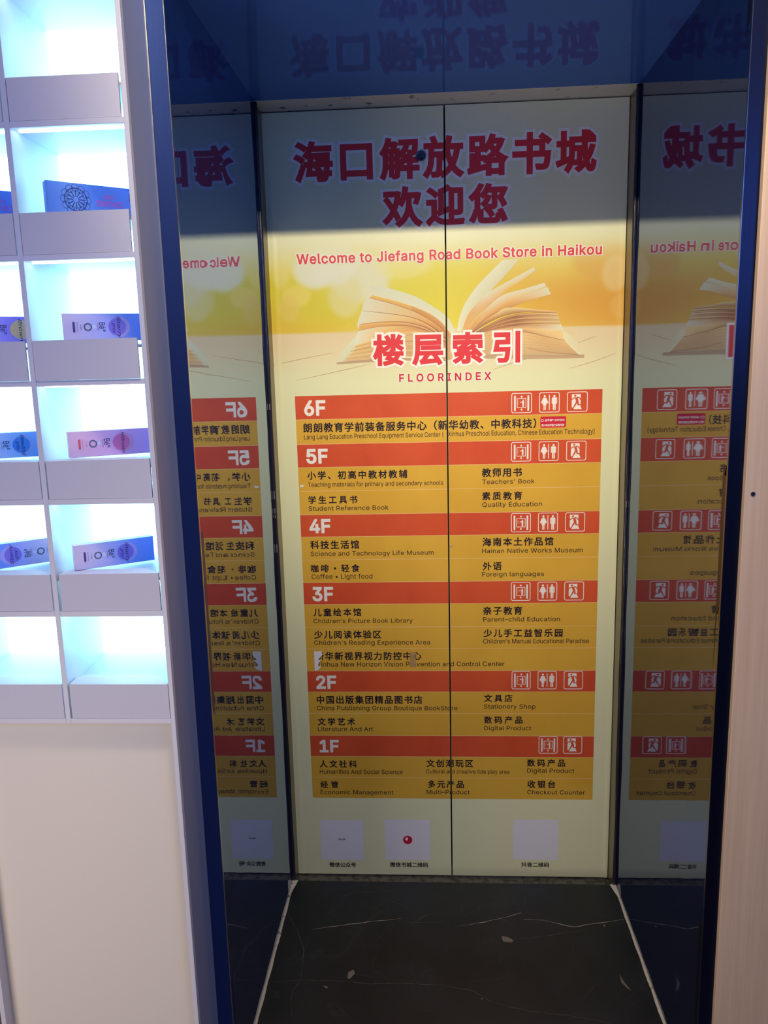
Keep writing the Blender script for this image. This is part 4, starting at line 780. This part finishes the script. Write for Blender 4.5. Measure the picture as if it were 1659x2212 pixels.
def slab(name, pts, y0, y1, M, parent):
    bm = bmesh.new(); A = [bm.verts.new((x, y0, z)) for x, z in pts]; B2 = [bm.verts.new((x, y1, z)) for x, z in pts]
    n = len(pts)
    f = bm.faces.new(A); g_ = bm.faces.new(B2[::-1])
    for i in range(n): bm.faces.new((A[i], B2[i], B2[(i+1) % n], A[(i+1) % n]))
    bmesh.ops.recalc_face_normals(bm, faces=bm.faces)
    bmesh.ops.triangulate(bm, faces=[f, g_])
    return bm_obj(name, bm, M, parent)
s = slab('torn_sticker', STICKER, -0.0010, -0.0005, M_torn, sheets[0]); s['label'] = 'torn white paper sticker over the third-floor entry'
s = slab('tape_patch', PATCH, -0.0009, -0.0005, M_tape, sheets[0]); s['label'] = 'strip of faded tape over the lettering'
s = slab('torn_sticker', [(-0.2700+0.0025, 1.2005-0.016), (-0.2575, 1.2005-0.0135), (-0.2575, 1.2005-0.020), (-0.2660, 1.2005-0.0205)], -0.0010, -0.0005, M_torn, sheets[0])
M_smudge = mat('grey_smudge', (164, 156, 138), 0.8)
for (x, z, r) in ((0.10, 1.960, 0.004), (0.113, 1.952, 0.003), (0.135+0.003, 1.012, 0.004), (-0.02, 0.79, 0.0015), (0.02, 0.72, 0.0012)):
    i = 0 if x < SEAM else 1
    slab('smudge', [(x+r*random.uniform(0.4, 1.2)*math.cos(a), z+r*random.uniform(0.3, 1)*math.sin(a)) for a in [j*0.7 for j in range(9)]], -0.0006, -0.0005, M_smudge, sheets[i])

# ------------------------------------------------------------ beige wood panel on the right
wp = empty('wood_panel', (1.1, -0.69, 0)); tag(wp, 'beige wood-grain laminate wall panel at the right of the lift opening', 'wall panel')
box('board', 0.6288, 1.55, -D-0.014, -D+0.02, 0.0, 2.74, M_wood, wp, bev=0.0012)
sx, sz = 0.6425, 1.2595
bm = bmesh.new(); a, b = disc(bm, sx, sz, 0.0042, 0.0036, -D-0.0135, -D-0.0155, 20); a2, b2 = disc(bm, sx, sz, 0.0018, 0.0012, -D-0.0155, -D-0.0144, 20)
for i in range(20): bm.faces.new((b[i], b[(i+1) % 20], a2[(i+1) % 20], a2[i]))
bm.faces.new(b2); bmesh.ops.recalc_face_normals(bm, faces=bm.faces)
sc = bm_obj('screw', bm, M_screw, wp); sc['label'] = 'small countersunk steel screw'
box('screw_slot', sx-0.0012, sx+0.0012, -D-0.0150, -D-0.0140, sz-0.0012, sz+0.0012, M_dark, sc)

# ------------------------------------------------------------ white display cabinet on the left
YS = -0.8055; CB = 0.009
cab = empty('display_cabinet', (-0.57, -0.70, 0)); tag(cab, 'white pigeonhole display cabinet with glowing back-lit compartments left of the lift', 'cabinet')
YB = -0.640
TOP = [2.0700, 1.8718, 1.6728, 1.4745, 1.2768, 1.0798]      # top of each opening
BOT = [1.8810, 1.6818, 1.4832, 1.2860, 1.0895, 0.8912]
STEP = [1.9440, 1.7460, 1.5478, 1.3505, 1.1550, 0.9553]
XR_C = (-0.5600, -0.3785); XL_C = (-0.7510, -0.5690)
CZT = 2.30
def M_glow_():
    return mat('backlit_acrylic', (235, 245, 250), 0.4, emit=(0.34, 0.86, 1.0), es=5.0)
M_glow = M_glow_()
M_led = mat('led_strip_light', (235, 240, 250), 0.4, emit=(0.55, 0.75, 1.0), es=15.0)
box('side_panel', -0.3785, -0.3725, YS, YB+0.01, 0.0, CZT, M_side, cab, bev=0.0004)['label'] = 'white side panel facing the lift, its shade painted in grey'
box('front_stile', -0.3785, -0.3705, YS-0.001, YS+0.010, 0.0, CZT, M_white, cab, bev=0.0005)
box('side_panel', -0.7600, -0.7510, YS, YB+0.01, 0.0, CZT, M_white, cab, bev=0.0005)
box('divider', -0.5690, -0.5600, YS, YB+0.004, 0.8820, CZT, M_white, cab, bev=0.0005)
prev_top = CZT
for r in range(6):
    zt = TOP[r]; zb = BOT[r-1] if r else zt+0.0095
    for (xa, xb) in (XL_C, XR_C):
        box('shelf_board', xa, xb, YS, YB+0.003, zt, zb, M_white, cab, bev=0.0005)
for (xa, xb) in (XL_C, XR_C):
    box('shelf_board', xa, xb, YS, YB+0.003, 0.8820, BOT[5], M_white, cab, bev=0.0005)
for r in range(6):
    for (xa, xb) in (XL_C, XR_C):
        box('back_panel', xa+0.0002, xb-0.0002, YB-0.004, YB, BOT[r]+0.0002, TOP[r]-0.0002, M_glow, cab)
        box('led_strip', xa+0.006, xb-0.006, YS+0.016, YS+0.021, TOP[r]-0.0022, TOP[r]-0.0002, M_led, cab)
        # inner shelf rising gently to the back
        bm = bmesh.new(); z0 = STEP[r]-0.0100; z1 = STEP[r]-0.0016; y0, y1 = YS+0.012, YB-0.0045; th = 0.004
        vv = [bm.verts.new(p) for p in ((xa+.0003, y0, z0), (xb-.0003, y0, z0), (xb-.0003, y1, z1), (xa+.0003, y1, z1), (xa+.0003, y0, z0-th), (xb-.0003, y0, z0-th), (xb-.0003, y1, z1-th), (xa+.0003, y1, z1-th))]
        for f in ((0, 1, 2, 3), (7, 6, 5, 4), (0, 4, 5, 1), (1, 5, 6, 2), (2, 6, 7, 3), (3, 7, 4, 0)): bm.faces.new([vv[i] for i in f])
        bmesh.ops.recalc_face_normals(bm, faces=bm.faces)
        bm_obj('sloping_shelf', bm, M_white, cab)
box('base_panel', -0.7510, -0.3785, YS+0.026, YS+0.036, 0.10, 0.8815, mat('warm_white_laminate', (222, 212, 200), 0.45, bump=((4, 4, 4), 0.05, 0.01)), cab)
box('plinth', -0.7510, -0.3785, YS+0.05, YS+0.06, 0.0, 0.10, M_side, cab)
box('top_panel', -0.7600, -0.3705, YS, YB+0.01, CZT, CZT+0.012, M_white, cab)
# neighbouring dark brown cabinet door beyond its left edge
nb = empty('brown_cabinet', (-1.0, -0.7, 0)); tag(nb, 'dark brown cabinet edge beyond the lower left corner of the white cabinet', 'cabinet')
M_brown = mat('dark_brown_laminate', (104, 84, 84), 0.5, var=((30, 30, 3), (90, 72, 72), 0.4, 0.6))
box('carcass', -1.20, -0.7625, YS+0.035, YB, 0.0, 0.88, M_brown, nb, bev=0.001)
box('cabinet_door', -1.198, -0.7645, YS+0.022, YS+0.034, 0.06, 0.87, M_brown, nb, bev=0.001)

# riser blocks
ROWN = ['top row', 'second row', 'third row', 'fourth row', 'fifth row', 'bottom row']
M_block = mat('white_block_paint', (200, 196, 208), 0.55, bump=((500, 500, 500), 0.08, 0.0004))
for r in range(6):
    for c, (xa, xb) in enumerate((XL_C, XR_C)):
        lf = (0.0010, 0.0006, 0.0012, 0.0018, 0.0042, 0.0030)[r] if c else 0.003
        rg = (0.0045, 0.0040, 0.0062, 0.0022, 0.0026, 0.0014)[r] if c else 0.0022
        tilt = (0.0, 0.0, 0.0008, 0.0020, 0.0012, 0.0)[r] if c else 0
        x0, x1 = xa+lf, xb-rg; z0, z1 = BOT[r], STEP[r]; yf = YS+(0.001 if r not in (2,) else -0.002); yb = yf+0.034
        # the block stands just clear of the sloping shelf behind it
        bm = bmesh.new(); cut = 0.036
        top = [(x0, yf), (x1, yf), (x1, yf+0.004), (x1-cut, yb), (x0, yb)]
        A = [bm.verts.new((x, y, z1+tilt*(x-x0)/(x1-x0))) for x, y in top]
        B2 = [bm.verts.new((x, min(y, yf+0.0105), z0+0.0004)) for x, y in top]
        Mid = [bm.verts.new((x, y, z1-0.006)) for x, y in top]
        Mid2 = [bm.verts.new((x, min(y, yf+0.0105), z1-0.012)) for x, y in top]
        n = 5
        bm.faces.new(A); bm.faces.new(B2[::-1])
        for S, T_ in ((A, Mid), (Mid, Mid2), (Mid2, B2)):
            for i in range(n): bm.faces.new((S[i], T_[i], T_[(i+1) % n], S[(i+1) % n]))
        bmesh.ops.remove_doubles(bm, verts=bm.verts, dist=0.00001)
        bmesh.ops.recalc_face_normals(bm, faces=bm.faces)
        o = bm_obj('riser_block', bm, M_block)
        tag(o, 'white riser block in the %s of the %s column of the white display cabinet' % (ROWN[r], 'right' if c else 'left'), 'display block', 'white riser blocks in the cabinet compartments')

# contact lens boxes
def grad_mesh(x0, x1, z0, z1, y, stops, n=16):
    verts, cols, faces = [], [], []
    for i in range(n+1):
        t = i/n; c = colat(stops, t)
        for z in (z0, z1): verts.append((x0+(x1-x0)*t, y, z)); cols.append(c)
    for i in range(n): faces.append((2*i, 2*i+2, 2*i+3, 2*i+1))
    me = bpy.data.meshes.new('front_print'); me.from_pydata(verts, [], faces); me.update(); set_cols(me, cols)
    return me
M_pack = mat('carton_print', (200, 200, 230), 0.38, attr=True)
M_plum = mat('plum_ink', (88, 66, 132), 0.4); M_ringm = mat('grey_ring_ink', (92, 98, 124), 0.4); M_pale = mat('pale_blue_ink', (205, 214, 245), 0.4)
M_navy = mat('navy_ink', (42, 46, 96), 0.4); M_pk = mat('magenta_ink', (196, 84, 190), 0.4)
def local_add(name, me, mats, parent):
    for M in (mats if isinstance(mats, list) else [mats]): me.materials.append(M)
    o = bpy.data.objects.new(name, me); COL.objects.link(o); o.parent = parent
    return o
def ptxt(body, cx, cz, length, cap, kind, weight, rot, shear=0.0, y=-0.0006):
    """lettering centred at cx,cz on the carton front, turned by rot degrees"""
    me = raw_text(body, kind, max(weight, 0), 1.0, 3)
    a = bb(me); sx_ = length/(a[1]-a[0]); sz_ = cap/CAPH
    ca, sa = math.cos(math.radians(rot)), math.sin(math.radians(rot))
    for v in me.vertices:
        px_, pz_ = (v.co.x-(a[0]+a[1])/2)*sx_+shear*v.co.y*sz_, (v.co.y-CAPH/2)*sz_
        v.co = Vector((cx+px_*ca-pz_*sa, y, cz+px_*sa+pz_*ca))
    bm = bmesh.new(); bm.from_mesh(me)
    for f in bm.faces:
        f.normal_update()
        if f.normal.y > 0: f.normal_flip()
    bm.to_mesh(me); bm.free(); me.materials.clear(); return me
def lens_box(label, loc, rz, stops, spot, word1, word2, flip=False, L_=0.137, Hh=0.0445, Dp=0.018, accent=None):
    root = empty('lens_box', loc, rz); tag(root, label, 'box', 'contact lens cartons on the riser blocks')
    bm = bmesh.new(); bmesh.ops.create_cube(bm, size=1)
    for v in bm.verts: v.co = Vector((L_/2+v.co.x*L_, Dp/2+v.co.y*Dp, Hh/2+v.co.z*Hh))
    bmesh.ops.bevel(bm, geom=list(bm.edges), offset=0.0006, segments=1, affect='EDGES')
    me = bpy.data.meshes.new('carton'); bm.to_mesh(me); bm.free()
    set_cols(me, [colat(stops, max(0, min(1, v.co.x/L_))) for v in me.vertices])
    local_add('carton', me, M_pack, root)
    fr = local_add('front_print', grad_mesh(0.0008, L_-0.0008, 0.0008, Hh-0.0008, -0.0002, stops), M_pack, root)
    s = -1 if flip else 1
    X = (lambda t: (L_-t) if flip else t)
    rot = 90 if flip else -90
    mc = Hh/2
    acc = accent or M_plum
    def add(nm, me_, M): local_add(nm, me_, M, fr)
    add('pill_mark', flat([(rrect(X(0.0175)-0.0018, X(0.0175)+0.0018, mc-0.0088, mc+0.0088, 0.0017), 0)], -0.0005), acc)
    add('small_print', ptxt('BeColorful', X(0.0228), mc, 0.016, 0.0014, 'en', 0.0, rot), acc)
    add('small_print', ptxt('14.2mm', X(0.0285), mc, 0.009, 0.0022, 'en', 0.0, rot), acc)
    add('lens_ring', flat(ring_polys(circ(X(0.0395), mc, 0.0066, 28), circ(X(0.0395), mc, 0.0044, 28), 0), -0.0005), M_ringm)
    add('pale_mark', flat([(rrect(X(0.0495)-0.0030, X(0.0495)+0.0030, mc-0.0032, mc+0.0036, 0.0024), 0)], -0.0005), M_pale)
    add('small_print', ptxt('COLOR', X(0.0555), mc, 0.0125, 0.0016, 'en', 0.0, rot), M_navy)
    add('brand_lettering', ptxt('Bé°', X(0.0625), mc, 0.0150, 0.0098, 'en', -0.005, rot), M_navy)
    add('glow_disc', flat([(circ(X(0.0905), mc, 0.0168, 36), 0)], -0.0004), mat('pale_disc_'+spot[0], spot[2], 0.4))
    add('colour_disc', flat([(circ(X(0.0865), mc, 0.0142, 36), 0)], -0.0005), mat('disc_'+spot[0], spot[1], 0.4))
    add('script_lettering', ptxt(word1, X(0.0895), mc, 0.036, 0.0056, 'en', -0.008, rot, 0.45, -0.0007), M_navy)
    if word2: add('script_lettering', ptxt(word2, X(0.0815), mc-0.001, 0.016, 0.0050, 'en', -0.008, rot, 0.45, -0.0007), M_navy)
    return root
LIL = [(216, 200, 232), (202, 194, 238), (176, 178, 244), (120, 156, 252), (104, 150, 252)]
PNK = [(232, 192, 222), (230, 182, 222), (230, 176, 226), (222, 168, 234), (214, 166, 236)]
BLU = [(204, 206, 240), (184, 204, 246), (150, 190, 250), (122, 176, 252), (112, 170, 252)]
VIO = [(214, 200, 240), (190, 170, 246), (164, 146, 252), (154, 136, 252), (148, 132, 252)]
G = 0.0004
lens_box('lilac and blue contact lens carton marked Starry grey, third row right column', (-0.5230, -0.7695, STEP[2]+G), math.radians(22), LIL, ('violet', (132, 118, 222), (172, 164, 236)), 'Starry', 'grey')
lens_box('pink contact lens carton in the fourth row of the right column', (-0.5287, -0.7772, STEP[3]+0.0018), math.radians(31.5), PNK, ('pink', (226, 118, 176), (220, 160, 206)), 'HiBrown', '', accent=mat('coral_ink', (214, 96, 112), 0.4))
lens_box('lilac and blue contact lens carton slanting up to the right, fifth row right column', (-0.5353, -0.7830, STEP[4]+0.0010), math.radians(33), LIL, ('violet', (132, 118, 222), (172, 164, 236)), 'Starry', 'grey')
def left_box(label, xr_, yr_, z, rz, *a, **k):
    L_ = 0.137; a_ = math.radians(rz)
    lens_box(label, (xr_-L_*math.cos(a_), yr_-L_*math.sin(a_), z+G), a_, *a, **k)
left_box('violet contact lens carton with a yellow disc, third row left column', -0.5735, -0.7080, STEP[2], 33, VIO, ('yellow', (228, 196, 150), (220, 206, 190)), 'Brown', '')
left_box('light blue contact lens carton with a blue disc, fourth row left column', -0.5900, -0.7100, STEP[3], 24, BLU, ('blue', (72, 140, 232), (140, 170, 236)), 'Beautiful', 'grey')
left_box('lilac contact lens carton printed the other way round, fifth row left column', -0.5960, -0.6950, STEP[4], 38, LIL[::-1], ('violet', (132, 118, 222), (172, 164, 236)), 'Starry', 'grey', flip=True)

def blue_box(label, loc, rz):
    L_, Hh, Dp = 0.160, 0.056, 0.018
    st = [(92, 140, 226), (118, 160, 236), (84, 128, 226), (86, 124, 226), (80, 128, 232)]
    root = empty('lens_box', loc, rz); tag(root, label, 'box', 'contact lens cartons on the riser blocks')
    bm = bmesh.new(); bmesh.ops.create_cube(bm, size=1)
    for v in bm.verts: v.co = Vector((L_/2+v.co.x*L_, Dp/2+v.co.y*Dp, Hh/2+v.co.z*Hh))
    bmesh.ops.bevel(bm, geom=list(bm.edges), offset=0.0006, segments=1, affect='EDGES')
    me = bpy.data.meshes.new('carton'); bm.to_mesh(me); bm.free(); set_cols(me, [lin((70, 118, 214)) for v in me.vertices])
    local_add('carton', me, M_pack, root)
    fr = local_add('front_print', grad_mesh(0.0008, L_-0.0008, 0.0008, Hh-0.0008, -0.0002, st), M_pack, root)
    P = []; cx, cz = 0.046, 0.0300
    P += ring_polys(circ(cx, cz, 0.0185, 40), circ(cx, cz, 0.0172, 40), 0)
    for k in range(12):
        a = k*math.pi/6; P += ring_polys(circ(cx+0.0185*math.cos(a), cz+0.0185*math.sin(a), 0.0062, 14), circ(cx+0.0185*math.cos(a), cz+0.0185*math.sin(a), 0.0057, 14), 0)
        P.append((limb((cx+0.004*math.cos(a), cz+0.004*math.sin(a)), (cx+0.015*math.cos(a), cz+0.015*math.sin(a)), 0.0008, 0.0016), 0))
    P = [p for p in P if all(0.001 < q[1] < Hh-0.001 for q in p[0])]
    local_add('lace_motif', flat(P, -0.0005), M_navy, fr)
    local_add('lettering', ptxt('SOFT', 0.1010, 0.0380, 0.019, 0.0060, 'en', 0.012, 0), M_pk, fr)
    local_add('lettering', ptxt('CONTACT', 0.1010, 0.0275, 0.046, 0.0085, 'en', 0.012, 0), M_pk, fr)
    local_add('lettering', ptxt('LENS', 0.1010, 0.0165, 0.019, 0.0050, 'en', 0.012, 0), M_pk, fr)
    local_add('brand_lettering', ptxt('Bé', 0.1420, 0.0410, 0.0150, 0.0120, 'en', -0.005, 0), M_navy, fr)
    return root
blue_box('blue soft contact lens carton in the second row of the right column', (-0.5290, -0.7700, STEP[1]+G), math.radians(38))
blue_box('blue soft contact lens carton at the left picture edge, second row left column', (-0.7200, -0.7700, STEP[1]+G), math.radians(35))

# set the two finished leaves back behind the reveals
bpy.context.view_layer.update()
C0 = Vector((0.0848, -2.0789, 1.4895))
for d in doors:
    d.location = C0+(d.location-C0)*K; d.scale = (K, K, K)
